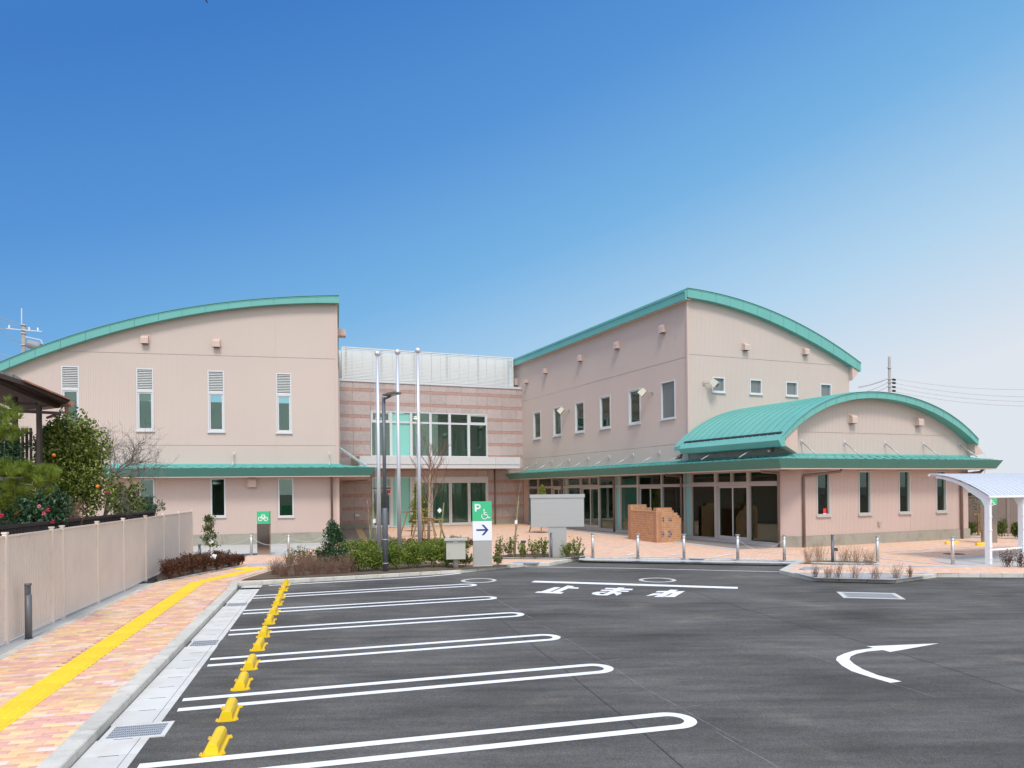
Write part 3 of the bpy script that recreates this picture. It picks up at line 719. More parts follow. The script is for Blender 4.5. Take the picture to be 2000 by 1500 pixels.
def win(P, r, par, style='plain', fm=None, gm=None, fw=.055, sill=True, name='window', proud=.02):
    u0, u1, z0, z1 = r; fm = fm or white_al; gm = gm or glz
    mb = MB()
    mb.pbox(P, u0, u0+fw, z0, z1, -.16, proud); mb.pbox(P, u1-fw, u1, z0, z1, -.16, proud)
    mb.pbox(P, u0+fw, u1-fw, z0, z0+fw, -.16, proud-.001); mb.pbox(P, u0+fw, u1-fw, z1-fw, z1, -.16, proud-.001)
    zl = z1
    if style == 'louver': zl = z1-(z1-z0)*.365; mb.pbox(P, u0+fw, u1-fw, zl-.05, zl+.05, -.16, proud-.002)
    fr = mb.build(name, fm, par)
    a, b, c, d = u0+fw, u1-fw, z0+fw, (zl-.05 if style == 'louver' else z1-fw)
    if style in ('sash', 'louver') and style != 'louver' or (style == 'louver' and P is LB and u0 > -14.5):
        sb = MB(); g = .06
        sb.pbox(P, a+.004, a+g, c, d, -.12, -.01); sb.pbox(P, b-g, b-.004, c, d, -.12, -.01); sb.pbox(P, a+g, b-g, c, c+g, -.12, -.012); sb.pbox(P, a+g, b-g, d-g, d, -.12, -.012)
        sb.build('sash', fm, fr); a += g; b -= g; c += g; d -= g
    gb = MB(); gb.pbox(P, a, b, c, d, -.09, -.08); gb.build('pane', gm, fr)
    if style == 'louver':
        n = 12; h = (z1-fw-zl-.05)/n
        bk = MB(); bk.pbox(P, u0+fw, u1-fw, zl+.05, z1-fw, -.15, -.14); bk.build('louvre_back', black_m, fr)
        for k in range(n):
            z = zl+.05+h*k; s = MB()
            s.hexa([P.pt(u0+fw, z, .0), P.pt(u0+fw, z+h*.62, -.08), P.pt(u1-fw, z+h*.62, -.08), P.pt(u1-fw, z, .0)],
                   [P.pt(u0+fw, z+h*.28, .0), P.pt(u0+fw, z+h*.9, -.08), P.pt(u1-fw, z+h*.9, -.08), P.pt(u1-fw, z+h*.28, .0)])
            s.build('slat', louver_m, fr)
    if sill:
        sb = MB(); sb.pbox(P, u0-.03, u1+.03, z0-.06, z0-.004, -.02, .07); sb.build('sill', fm, fr)
    return fr
def hood(P, x, y, par, w_=.38, h_=.42, d=.22, m=None):
    u, z = P.uz(x, y); mb = MB(); n = 6
    prof = [(0, h_/2)]+[(d*math.sin(k/n*math.pi/2), h_/2-(1-math.cos(k/n*math.pi/2))*h_*.35) for k in range(1, n+1)]+[(d, -h_/2), (0, -h_/2)]
    mb.prism([P.pt(u-w_/2, z+q, o) for o, q in prof], P.u*w_)
    mb.pbox(P, u-w_/2-.06, u+w_/2+.06, z-h_/2+.03, z+h_/2+.08, -.01, .018)
    h = mb.build('vent_hood', m or siding_dark, par)
    s = MB(); s.pbox(P, u-w_/2+.03, u+w_/2-.03, z-h_/2-.01, z-h_/2-.003, .02, d-.02); s.build('vent_mouth', black_m, h)
def room(P, u0, u1, z0, z1, dep, par, o0=-.3, m=None, name='interior'):
    a = lambda u, z, o: P.pt(u, z, o); mb = MB()
    mb.face([a(u0, z0, -dep), a(u1, z0, -dep), a(u1, z1, -dep), a(u0, z1, -dep)])
    mb.face([a(u0, z1, o0), a(u1, z1, o0), a(u1, z1, -dep), a(u0, z1, -dep)])
    mb.face([a(u0, z0, o0), a(u0, z0, -dep), a(u0, z1, -dep), a(u0, z1, o0)]); mb.face([a(u1, z0, o0), a(u1, z1, o0), a(u1, z1, -dep), a(u1, z0, -dep)])
    mb.mi = 1; mb.face([a(u0, z0, o0), a(u1, z0, o0), a(u1, z0, -dep), a(u0, z0, -dep)])
    return mb.build(name, [m or dark_int, dark_floor], par)
def arc_roof(P, ftop, fbot, u0, u1, front, back, par, n=40, lip=True, panels=14, segs=None, m=None):
    # solid body
    us = [u0+(u1-u0)*i/n for i in range(n+1)]; mb = MB()
    for a, b in zip(us, us[1:]):
        mb.hexa([P.pt(a, fbot(a), front), P.pt(b, fbot(b), front), P.pt(b, fbot(b), back), P.pt(a, fbot(a), back)],
                [P.pt(a, ftop(a), front), P.pt(b, ftop(b), front), P.pt(b, ftop(b), back), P.pt(a, ftop(a), back)])
    rf = mb.build('roof', m or teal, par)
    k = max(1, n//panels)
    for i in range(0, n, k):
        mb = MB(); seg = us[i:i+k+1]
        for j, (a, b) in enumerate(zip(seg, seg[1:])):
            a2 = a+.012 if j == 0 else a
            g = .05
            mb.hexa([P.pt(a2, fbot(a2)-.01, front), P.pt(b, fbot(b)-.01, front), P.pt(b, fbot(b)-.01, front+.03), P.pt(a2, fbot(a2)-.01, front+.03)],
                    [P.pt(a2, ftop(a2)-g, front), P.pt(b, ftop(b)-g, front), P.pt(b, ftop(b)-g, front+.03), P.pt(a2, ftop(a2)-g, front+.03)])
        mb.build('fascia_panel', teal, rf)
    if lip:
        mb = MB()
        for a, b in zip(us, us[1:]):
            for z0, z1, o in ((.0, .012, .06), (-.055, -.03, .045)):
                mb.hexa([P.pt(a, ftop(a)+z0, front), P.pt(b, ftop(b)+z0, front), P.pt(b, ftop(b)+z0, front+o), P.pt(a, ftop(a)+z0, front+o)],
                        [P.pt(a, ftop(a)+z1, front), P.pt(b, ftop(b)+z1, front), P.pt(b, ftop(b)+z1, front+o), P.pt(a, ftop(a)+z1, front+o)])
        mb.build('roof_edge', teal, rf)
    return rf
def mitre(pathpts, ks):
    """offset function along a plan polyline whose segments have their own reach"""
    dirs = [(b-a).normalized() for a, b in zip(pathpts, pathpts[1:])]; ns = [Vector((d.y, -d.x, 0)) for d in dirs]
    def at(i, off):
        if i == 0: return pathpts[0]+ns[0]*off*ks[0]
        if i == len(pathpts)-1: return pathpts[-1]+ns[-1]*off*ks[-1]
        return pathpts[i]+ns[i-1]*off*ks[i-1]+ns[i]*off*ks[i]        # right-angled corners
    return at
def canopy(pathpts, ks, par, z_w=3.80, z_e=3.56, z_b=3.17, panel=2.4, rods=True, endcaps=True):
    at = mitre(pathpts, ks); n = len(pathpts)
    V = lambda p, z: Vector((p.x, p.y, z))
    cn = bpy.data.objects.new('canopy', None)
    top, sof, fl = MB(), MB(), MB()
    for i in range(n-1):
        a0, b0 = at(i, .02), at(i+1, .02); a1, b1 = at(i, .94), at(i+1, .94)
        top.hexa([V(a0, z_w-.16), V(b0, z_w-.16), V(b1, z_e-.10), V(a1, z_e-.10)], [V(a0, z_w-.10), V(b0, z_w-.10), V(b1, z_e-.04), V(a1, z_e-.04)])
        af, bf = at(i, .07), at(i+1, .07); ag, bg = at(i, .001), at(i+1, .001)
        fl.hexa([V(ag, z_w-.13), V(bg, z_w-.13), V(bf, z_w-.13), V(af, z_w-.13)], [V(ag, z_w), V(bg, z_w), V(bf, z_w-.03), V(af, z_w-.03)])
        c0, d0 = at(i, .0), at(i+1, .0); c1, d1 = at(i, .80), at(i+1, .80)
        sof.hexa([V(c0, z_b-.03), V(d0, z_b-.03), V(d1, z_b-.03), V(c1, z_b-.03)], [V(c0, z_b), V(d0, z_b), V(d1, z_b), V(c1, z_b)])
    tp = top.build('canopy', teal, par); sof.build('soffit', siding_dark, tp); fl.build('flashing', teal, tp)
    fo = MB()
    for i in range(n-1):
        for st, sb in ((1.0, .80),):
            pa, pb = at(i, st), at(i+1, st); qa, qb = at(i, sb), at(i+1, sb); ia, ib = at(i, st-.05), at(i+1, st-.05); ja, jb = at(i, sb-.05), at(i+1, sb-.05)
            L_ = (pb-pa).length; m_ = max(1, round(L_/panel)); sk = .12
            for k in range(m_):
                t0, t1 = k/m_+.004/L_*(k > 0), (k+1)/m_-.004/L_*(k < m_-1)
                s0, s1 = (t0-(sk/L_ if k else 0)), (t1-(sk/L_ if k < m_-1 else 0))
                lo = [V(qa.lerp(qb, s0), z_b), V(qa.lerp(qb, s1), z_b), V(ja.lerp(jb, s1), z_b), V(ja.lerp(jb, s0), z_b)]
                hi = [V(pa.lerp(pb, t0), z_e), V(pa.lerp(pb, t1), z_e), V(ia.lerp(ib, t1), z_e), V(ia.lerp(ib, t0), z_e)]
                mb = MB(); mb.hexa(lo, hi); mb.build('fascia_panel', teal_shaded_fascia, tp)
    # snow guard rail and seams
    sg, seam = MB(), MB()
    for i in range(n-1):
        for o_, zz, r_ in ((.70, .035, .018), (.90, .0, .016)):
            a, b = at(i, o_), at(i+1, o_); z = z_w-.10+(z_e-.04-(z_w-.10))*o_/.94+zz
            d = (b-a).normalized(); nn = Vector((d.y, -d.x, 0))
            sg.box(V((a+b)/2, z), d*((b-a).length/2), nn*r_, Z3*.03)
        a, b = at(i, .05), at(i+1, .05); L_ = (b-a).length; m_ = int(L_/.46); a1, b1 = at(i, .93), at(i+1, .93)
        for k in range(m_+1):
            t = (k+.3)/(m_+1); p, q_ = a.lerp(b, t), a1.lerp(b1, t); d = (b-a).normalized()*.014
            seam.hexa([V(p-d, z_w-.12), V(p+d, z_w-.12), V(q_+d, z_e-.06), V(q_-d, z_e-.06)], [V(p-d, z_w-.065), V(p+d, z_w-.065), V(q_+d, z_e-.005), V(q_-d, z_e-.005)])
            c = q_ + (p-q_)*.05; seam.box(V(c, z_e-.02), (b-a).normalized()*.05, (q_-p).normalized()*.03, Z3*.05)
    sg.build('snow_guard', teal, tp); seam.build('standing_seams', teal, tp, kind='stuff')
    return tp, at
def rod(P, u, par, reach, z0=4.20, z1=3.66):
    mb = MB(); mb.tube([P.pt(u, z0, .03), P.pt(u, z1, reach)], .024, 7)
    r_ = mb.build('stay_rod', steel, par, smooth=True)
    b = MB(); b.pbox(P, u-.04, u+.04, z0-.09, z0+.09, -.005, .035); b.build('bracket', white_al, r_)
def downpipe(par, pts, r=.045, m=None, clips=()):
    mb = MB(); mb.tube(pts, r, 10); p = mb.build('downpipe', m or brown_pipe, par, smooth=True)
    for c in clips: b = MB(); b.lathe((c[0], c[1], c[2]), [(r+.012, 0), (r+.012, .03)], 10); b.build('pipe_clip', m or brown_pipe, p)
# ---------------------------------------------------------------- LEFT HALL
hall = thing('hall_building', 'pink ribbed metal clad hall on the left under a teal roof rising to the right', 'building', loc=LB.pt(0, 0))
uL, uR = LB.U(-75), LB.U(661)
FR = .32; LBf = LB.shift(FR)
topc = [(0, 707.5), (50, 687), (125, 658.5), (200, 639), (250, 624.5), (300, 612.5), (375, 599), (500, 584), (600, 579), (661, 576.5)]
botc = [(0, 723.7), (60, 700), (125, 678.7), (212.5, 651), (325, 621), (400, 609), (500, 598), (600, 592), (660, 590.5)]
ft = smooth_curve(LBf, topc, 3); fb = smooth_curve(LBf, botc, 3)
wins_up = [(121.5, 157, 715, 839.5), (268, 302, 719.5, 841), (407.5, 440, 724, 843), (541, 571, 729, 845)]
wins_lo = [(272, 301.5, 935, 1012), (411, 440, 934, 1009), (543, 573, 934, 1009)]
ru = [LB.rect(*w_) for w_ in wins_up]; rl = [LB.rect(*w_) for w_ in wins_lo]
zpl = LB.Z(500, 1042); zj1, zj2 = LB.Z(400, 694), LB.Z(400, 870)
wall('wall', LB, uL, uR, 3.3, lambda u: fb(u)+.15, ru+rl, hall, siding, joints=(zj2, zj1), dep=.009, ratio=.74)
wall('lower_wall', LB, uL, uR, zpl, 3.3, ru+rl, hall, siding_pink, dep=.009, ratio=.74)
pb = MB(); pb.pbox(LB, uL, uR, -.1, zpl, -.25, .0)
npl = 9
for k in range(npl):
    mb = MB(); a = uR+(uL-uR)*k/npl; b = uR+(uL-uR)*(k+1)/npl; mb.pbox(LB, b+.008, a-.008, -.1, zpl-.005, -.2, .03); mb.build('plinth', concrete, hall)
pb.build('foundation', concrete, hall)
for k, r_ in enumerate(ru): win(LB, r_, hall, 'louver')
for r_ in rl: win(LB, r_, hall)
for x, y in ((284, 664), (423.5, 671)): hood(LB, x, y, hall, .30, .36)
hood(LB, 493, 942, hall, .36, .46, .2)
# trim, side walls, back
tr = MB(); tr.pbox(LB, uR-.11, uR+.03, zpl, fb(uR)+.1, -.1, .012); tr.build('corner_trim', siding_dark, hall)
S_ = Pl((LB.pt(uR+.03, 0).x, LB.pt(uR+.03, 0).y), (-LB.n.x, -LB.n.y))      # right side, running back
wall('side_wall', S_, .05, 17, 0, fb(uR)+.1, [], hall, siding, pitch=.094)
bw = MB(); bw.pbox(LB, uL, uR-.05, 0, 5.0, -17, -16.8); bw.pbox(LB, uL, uL+.2, 0, 5.5, -17, -.1); bw.build('back_wall', siding_dark, hall)
arc_roof(LB, ft, fb, uL, uR+.12, FR-.03, -17.2, hall, n=48, panels=16)
hb = MB(); u = uR+.03
hb.pbox(LB, uR+.03, uR+.42, LB.Z(661, 648), LB.Z(661, 635), -1.4, -.8); hb.build('side_vent_hood', siding_dark, hall)
room(LB, uL+.3, uR-.3, .3, 3.3, 6, hall); room(LB, uL+.3, uR-.3, 3.6, 6.6, 5, hall)
cpath = [LB.pt(LB.U(205), 0), LB.pt(uR+.03, 0), LB.pt(uR+.03, 0)-LB.n*14]
cpath = [Vector((p.x, p.y, 0)) for p in cpath]
_, at = canopy(cpath, [1.0, 1.75], hall, z_w=LB.Z(500, 905.5), z_e=LB.shift(1.).Z(500, 913.5), z_b=LB.shift(.8).Z(500, 930.5))
for x in (245, 458, 644): rod(LB, LB.U(x), hall, .85, LB.Z(x, 887), 3.66)
downpipe(hall, [LB.pt(LB.U(647.5), 3.15, .30), LB.pt(LB.U(647.5), 3.05, .09), LB.pt(LB.U(647.5), PZ, .09)], .05)
downpipe(hall, [LB.pt(uR+1.35, 2.98, -.5), LB.pt(uR+.55, 2.92, -.5), LB.pt(uR+.12, 2.88, -.25), LB.pt(uR+.10, PZ, -.2)], .05)
# white grating seen above the side canopy
gr_ = MB()
for k in range(5):
    a = LB.pt(uR+.08, 4.55-.0*k, -.3-.42*k); b = LB.pt(uR+1.35, 3.68, -.3-.42*k); gr_.tube([a, b], .02, 6)
gr_.build('snow_rail', white_al, hall)
# ---------------------------------------------------------------- CENTRAL ENTRANCE BLOCK
ent = thing('entrance_building', 'pink granite entrance block with rose bands and big glazed openings between the two halls', 'building', loc=CP.pt(0, 0))
cu0, cu1 = CP.U(655), CP.U(1021.5)
ztop = (CP.Z(669, 744)+CP.Z(1004, 760))/2
w_up = (CP.U(725), CP.U(952.5), (CP.Z(760, 891)+CP.Z(920, 892))/2-.05, (CP.Z(725, 802.3)+CP.Z(952, 809.2))/2)
w_dn = (CP.U(726), CP.U(953), PZ+.02, (CP.Z(726, 931.5)+CP.Z(952, 930.5))/2)
# backing wall with openings
wall('backing_wall', CP.shift(-.06), cu0, cu1+.4, 0, ztop-.02, [w_up, w_dn], ent, grout, pitch=None)
sp = (CP.Z(664, 760)-CP.Z(664, 890.5))/5.0; z_s0 = (CP.Z(664, 760)+CP.Z(1020, 774.5))/2; bh = .19
cols = [655, 691, 724.6, 752, 781, 811, 842.6, 873, 903.6, 933, 952.5, 981, 1010.6, 1021.5]
cuo = [CP.U(x) for x in cols]
def blocked(a, b, z0, z1, o): return a < o[1]-.01 and b > o[0]+.01 and z0 < o[3]-.01 and z1 > o[2]+.01
rows = []; z = ztop; zs = z_s0+bh/2
rows.append((zs, ztop, 0)); k = 0
while zs > .6:
    rows.append((zs-bh, zs, 1)); nz = zs-sp; lo = max(nz, .45); rows.append((lo, zs-bh, 0)); zs = nz
def clip_panel(a, b, z0, z1):
    out = [(a, b, z0, z1)]
    for o in (w_up, w_dn):
        nx = []
        for (p, q, r_, s_) in out:
            if not blocked(p, q, r_, s_, o): nx.append((p, q, r_, s_)); continue
            if p < o[0]-.02: nx.append((p, o[0], r_, s_))
            if q > o[1]+.02: nx.append((o[1], q, r_, s_))
            pp, qq = max(p, o[0]), min(q, o[1])
            if s_ > o[3]+.02: nx.append((pp, qq, max(r_, o[3]), s_))
            if r_ < o[2]-.02: nx.append((pp, qq, r_, min(s_, o[2])))
        out = nx
    return out
for z0, z1, band in rows:
    if z1-z0 < .05: continue
    cc = cuo if not band else [cuo[0]+(cuo[-1]-cuo[0])*i/16 for i in range(17)]
    for a, b in zip(cc, cc[1:]):
        for p, q, r_, s_ in clip_panel(a, b, z0, z1):
            if q-p < .03 or s_-r_ < .03: continue
            mb = MB(); g = .006; mb.pbox(CP, p+g, q-g, r_+g, s_-g, -.055, .002*R.random()-(.0 if not band else .004)); mb.build('granite_band' if band else 'granite_panel', stone_band if band else stone, ent)
for pa, pc in ((cu0, w_dn[0]-.12), (w_dn[1]+.1, cu1)): mb = MB(); mb.pbox(CP, pa, pc, -.1, .45, -.05, .03); mb.build('plinth', concrete, ent)
mb = MB(); mb.pbox(CP, cu0+.1, cu1-.05, ztop, ztop+.14, -.5, .06); mb.build('coping', white_al, ent)
mb = MB(); mb.pbox(CP, cu0, cu1, ztop-.3, ztop-.1, -12, -.1); mb.build('flat_roof', concrete, ent)
# louvre screen on the roof
SP_ = CP.shift(-.45); s0, s1 = SP_.U(670), SP_.U(1004.5); zs0, zs1 = ztop+.15, (SP_.Z(670, 678)+SP_.Z(1004, 698))/2
sc_ = MB()
for x in [s0+(s1-s0)*i/18 for i in range(19)]: sc_.pbox(SP_, x-.012, x+.012, zs0, zs1-.05, -.11, -.055)
for x in [s0+.3+(s1-s0-.6)*i/5 for i in range(6)]: sc_.pbox(SP_, x-.06, x+.06, zs0, zs1-.06, -.24, -.12)
sc_.pbox(SP_, s0, s1, zs1-.06, zs1, -.1, .03); sc_.pbox(SP_, s0, s0+.06, zs0, zs1-.06, -.1, .03); sc_.pbox(SP_, s1-.06, s1, zs0, zs1-.06, -.1, .03)
scr = sc_.build('roof_screen', louver_m, ent)
ns = 22; h = (zs1-.08-zs0)/ns
for k in range(ns):
    for a, b in ((s0+.06, (s0+s1)/2-.01), ((s0+s1)/2+.01, s1-.06)):
        mb = MB(); z = zs0+h*k
        mb.hexa([SP_.pt(a, z+.01, .02), SP_.pt(a, z+.05, -.055), SP_.pt(b, z+.05, -.055), SP_.pt(b, z+.01, .02)],
                [SP_.pt(a, z+h*.76, .02), SP_.pt(a, z+h*.86+.01, -.055), SP_.pt(b, z+h*.86+.01, -.055), SP_.pt(b, z+h*.76, .02)])
        mb.build('slat', louver_m, scr)
mb = MB(); mb.pbox(SP_, s0, s1, zs0, zs1-.03, -1.3, -1.2); mb.build('plant_housing', louver_m, scr)
mb = MB(); mb.pbox(CP, CP.U(659), CP.U(668), ztop+.1, ztop+.85, -1.2, -.6); mb.build('roof_box', white_al, ent)
mb = MB(); mb.pbox(CP, CP.U(661.5), CP.U(664), .5, ztop, .0, .15); mb.build('corner_pipe', white_al, ent)
# glazed openings
def glazed(P, rect_, posts, rails, par, fm, fills, dep=(-.14, .03), out_w=.07, name='window'):
    """posts: list of (u, width); rails: list of (z, height, u0, u1); fills: list of (u0,u1,z0,z1,mat,sash)"""
    u0, u1, z0, z1 = rect_; mb = MB(); a, b = dep
    mb.pbox(P, u0, u0+out_w, z0, z1, a, b); mb.pbox(P, u1-out_w, u1, z0, z1, a, b)
    mb.pbox(P, u0+out_w, u1-out_w, z1-out_w, z1, a, b-.002); mb.pbox(P, u0+out_w, u1-out_w, z0, z0+.09, a, b-.002)
    fr = mb.build(name, fm, par)
    for u, w_, zb, zt in posts: m_ = MB(); m_.pbox(P, u-w_/2, u+w_/2, zb, zt, a+.005, b-.006); m_.build('mullion', fm, fr)
    for z, hh, ua, ub in rails: m_ = MB(); m_.pbox(P, ua, ub, z-hh/2, z+hh/2, a+.01, b-.010); m_.build('transom', fm, fr)
    for ua, ub, za, zb, gm, sash in fills:
        if sash:
            s = MB(); g = sash
            s.pbox(P, ua, ua+g, za, zb, -.1, .004); s.pbox(P, ub-g, ub, za, zb, -.1, .004); s.pbox(P, ua+g, ub-g, za, za+g, -.1, .002); s.pbox(P, ua+g, ub-g, zb-g, zb, -.1, .002)
            s.build('sash', fm, fr); ua += g; ub -= g; za += g; zb -= g
        m_ = MB(); m_.pbox(P, ua, ub, za, zb, -.075, -.065); m_.build('pane', gm, fr)
    return fr
px_c = [725, 764.5, 804, 841.8, 879.3, 916.3, 952.5]
pu = [CP.U(x) for x in px_c]; z0, z1 = w_up[2], w_up[3]; zt_ = z0+(z1-z0)*.765
posts = [(u, .17, z0+.07, z1-.07) for u in pu[1:-1]]
fills = []
for i in range(6):
    a, b = pu[i]+.08, pu[i+1]-.08; gm = mint if i == 1 else glz
    fills.append((a, b, z0+.08, zt_-.05, gm, 0)); fills.append((a, b, zt_+.05, z1-.08, gm, .07 if i in (0, 5) else 0))
glazed(CP, w_up, posts, [(zt_, .12, w_up[0]+.07, w_up[1]-.07)], ent, white_al, fills)
z0, z1 = w_dn[2], w_dn[3]
du = [CP.U(x) for x in (726, 764.5, 803, 842.5, 878, 880.5, 915, 953)]
zh = z1-.36
posts = [(du[1], .17, z0, z1), (du[2], .17, z0, z1)]
fr = glazed(CP, w_dn, posts, [], ent, white_al, [(du[0]+.08, du[1]-.09, z0+.1, z0+(z1-z0)*.76, glz, .06), (du[0]+.08, du[1]-.09, z0+(z1-z0)*.79, z1-.07, glz, .06), (du[1]+.09, du[2]-.09, z0+.1, z1-.07, mint, 0)])
mb = MB(); mb.pbox(CP, du[2]+.085, du[-1]-.07, zh, z1-.07, -.15, .06); mb.build('door_header', white_al, ent)
dd = [du[2]+.09, CP.U(841.8), CP.U(879.3), CP.U(916), du[-1]-.07]
for i in range(4):
    a, b = dd[i]+.01, dd[i+1]-.01; s = MB(); g = .085; o0, o1 = (-.1, .0) if i in (0, 3) else (-.07, .03)
    s.pbox(CP, a, a+g, z0+.01, zh, o0, o1); s.pbox(CP, b-g, b, z0+.01, zh, o0, o1); s.pbox(CP, a+g, b-g, z0+.01, z0+.18, o0, o1-.001); s.pbox(CP, a+g, b-g, zh-.06, zh, o0, o1-.001)
    d_ = s.build('sliding_door', white_al, ent); m_ = MB(); m_.pbox(CP, a+g, b-g, z0+.18, zh-.06, -.05, -.04); m_.build('pane', glz, d_)
mb = MB(); mb.pbox(CP, CP.U(756.5), CP.U(763), CP.Z(760, 963.5), CP.Z(760, 957), .012, .02); st = mb.build('door_sticker', red_m, ent)
mb = MB(); mb.pbox(CP, CP.U(756.5), CP.U(763), CP.Z(760, 965.5), CP.Z(760, 963.7), .012, .02); mb.build('sticker_foot', white_p, st)
# canopy box
cf = CP.shift(2.4); a, b = cf.U(703), cf.U(1016.5); zb_, zt_ = cf.Z(860, 914.7), cf.Z(860, 891.8); zm = cf.Z(860, 907.2)
mb = MB(); mb.pbox(CP, a+.02, b-.02, zb_+.05, zt_-.02, .01, 2.34); cb = mb.build('entrance_canopy', white_al, ent)
for z0_, z1_, off in ((zm+.012, zt_, 2.4), (zb_, zm-.012, 2.37)):
    for k in range(6):
        mb = MB(); p = a+(b-a)*k/6; q = a+(b-a)*(k+1)/6; mb.pbox(CP, p+.004, q-.004, z0_, z1_, 2.34, off); mb.build('fascia_panel', white_al, cb)
    for u_ in (a-.03, b-.03):
        mb = MB(); mb.pbox(CP, u_, u_+.06, z0_, z1_, .02, off-.07); mb.build('side_panel', white_al if u_ > a else siding_dark, cb)
downpipe(ent, [CP.pt(CP.U(965), zb_+.1, .12), CP.pt(CP.U(965), PZ, .12)], .05)
mb = MB(); u, z = CP.uz(697.5, 1006.5); mb.pbox(CP, u-.15, u+.15, z-.08, z+.08, .0, .1); mb.build('wall_tap_box', steel, ent)
room(CP, cu0+.2, cu1-.5, .12, 3.7, 6.6, ent); room(CP, cu0+.2, cu1-.5, 3.9, 7.6, 4.5, ent)
em = bpy.data.materials.new('lit_ceiling_lamp'); em.use_nodes = True; em.node_tree.nodes['Principled BSDF'].inputs['Emission Color'].default_value = (1, .96, .8, 1); em.node_tree.nodes['Principled BSDF'].inputs['Emission Strength'].default_value = 9
mb = MB(); p = CP.pt(CP.U(904)-.3, 3.62, -5); mb.lathe(p, [(.22, 0), (.25, .04)], 14); mb.build('ceiling_lamp', em, ent)
mb = MB(); p = CP.pt(CP.U(838), 7.45, -3); mb.lathe(p, [(.10, 0), (.12, .04)], 14); mb.build('ceiling_lamp', em, ent)
# indoor furniture-like partitions so that the glass shows depth
for x, hh, dp, m_ in ((838, 3.2, 4, mint), (866, 2.6, 6, dark_int), (895, 3.2, 4.4, mint), (932, 2.2, 5, siding_dark)):
    mb = MB(); u = CP.U(x); mb.pbox(CP, u-.12, u+.12, .12, hh, -dp-.2, -dp); mb.build('partition', m_, ent)
mb = MB(); mb.pbox(CP, CP.U(930), CP.U(951), 3.9, 7.4, -3.1, -3.0); mb.build('partition', mat('pale_green_wall', (.35, .46, .40), .8), ent)
# ---------------------------------------------------------------- RIGHT WING
wing = thing('wing_building', 'pink ribbed two storey wing on the right with curved and barrel teal roofs', 'building', loc=A_)
uFar = Lp.U(1004); uTall = -t_tall; uC = Lp.U(1022)
# measured roof edge along the tall left face: level line
Lf = Lp.shift(.30); zt_L = sum(Lf.Z(x, y) for x, y in ((1004, 705), (1346, 562)))/2; zb_L = sum(Lf.Z(x, y) for x, y in ((1005, 715), (1346, 580)))/2
zj1 = sum(Lp.Z(x, y) for x, y in ((1022, 784.5), (1346, 695)))/2; zj2 = sum(Lp.Z(x, y) for x, y in ((1022, 897.5), (1330, 866.5)))/2
wl = [(1043, 1057.5, 804, 857), (1082, 1097.5, 794.5, 851.5), (1124.5, 1142.5, 784.5, 844), (1173, 1194, 773, 836.5), (1229.5, 1252.5, 759, 826.5), (1292.5, 1320.5, 743, 818)]
rw = [Lp.rect(*q) for q in wl]
mz0 = sum(r_[2] for r_ in rw)/6; mz1 = sum(r_[3] for r_ in rw)/6; rw = [(a, b, mz0, mz1) for a, b, _, _ in rw]
sf = (Lp.U(1031), Lp.U(1522), PZ+.06, 3.20)
wall('wall', Lp, uFar, uTall, 3.2, zb_L+.2, rw, wing, siding, joints=(zj2, zj1))
wall('wall', Lp, uC, sf[0], 0, 3.2, [], wing, siding_dark, pitch=None)
zbar = F1.Z(1560, 862)
wall('barrel_side_wall', Lp, uTall, 0, 3.2, 4.9, [], wing, siding)
for k, r_ in enumerate(rw): win(Lp, r_, wing, 'sash' if k != 5 else 'plain', gm=frost if k == 5 else glz, fw=.05)
# storefront
cx_ = [1031, 1050, 1077.5, 1100.5, 1107.5, 1133.5, 1169, 1201.5, 1210.5, 1245, 1292, 1336.5, 1348.7, 1397.5, 1461, 1522]
U_ = [Lp.U(x) for x in cx_]; z0, z1 = sf[2], sf[3]; zr = 2.58
mintcols = {4-1: 1, 7: 1, 11: 1}
posts = [(u, .10 if cx_[i+1] not in (1397.5, 1461) else .16, z0, z1) for i, u in enumerate(U_[1:-1])]
doors = {2: 1, 5: 1, 9: 1, 13: 1}
fills = []
for i in range(len(U_)-1):
    a, b = U_[i]+.055, U_[i+1]-.055; gm = mint if i in (3, 7, 11) else glz
    if i not in (5, 13): fills.append((a, b, zr+.07, z1-.07, gm, .05 if (i in (4, 12, 14)) else 0))
    else:
        m_ = (a+b)/2; fills.append((a, m_-.02, zr+.07, z1-.07, gm, .05)); fills.append((m_+.02, b, zr+.07, z1-.07, gm, .05))
    if i not in doors: fills.append((a, b, z0+.1, zr-.07, gm, 0))
glazed(Lp, sf, posts, [(zr, .13, sf[0]+.07, sf[1]-.07), (z1-.03, .1, sf[0]+.07, sf[1]-.07)], wing, beige_al, fills, name='shop_window')
for i in doors:
    a, b = U_[i]+.07, U_[i+1]-.07; m_ = (a+b)/2
    for p, q, o in ((a, m_+.03, -.09), (m_-.03, b, -.05)):
        s = MB(); g = .06; s.pbox(Lp, p, p+g, z0+.09, zr-.07, o-.04, o); s.pbox(Lp, q-g, q, z0+.09, zr-.07, o-.04, o); s.pbox(Lp, p+g, q-g, z0+.09, z0+.2, o-.04, o-.001); s.pbox(Lp, p+g, q-g, zr-.14, zr-.07, o-.04, o-.001)
        d_ = s.build('sliding_door', silver, wing); t_ = MB(); t_.pbox(Lp, p+g, q-g, z0+.2, zr-.14, o-.025, o-.018); t_.build('pane', glz, d_)
mb = MB(); mb.pbox(Lp, sf[0], sf[1], -.1, sf[2], -.3, .04); mb.build('sill_step', MT['apron_concrete'], wing)
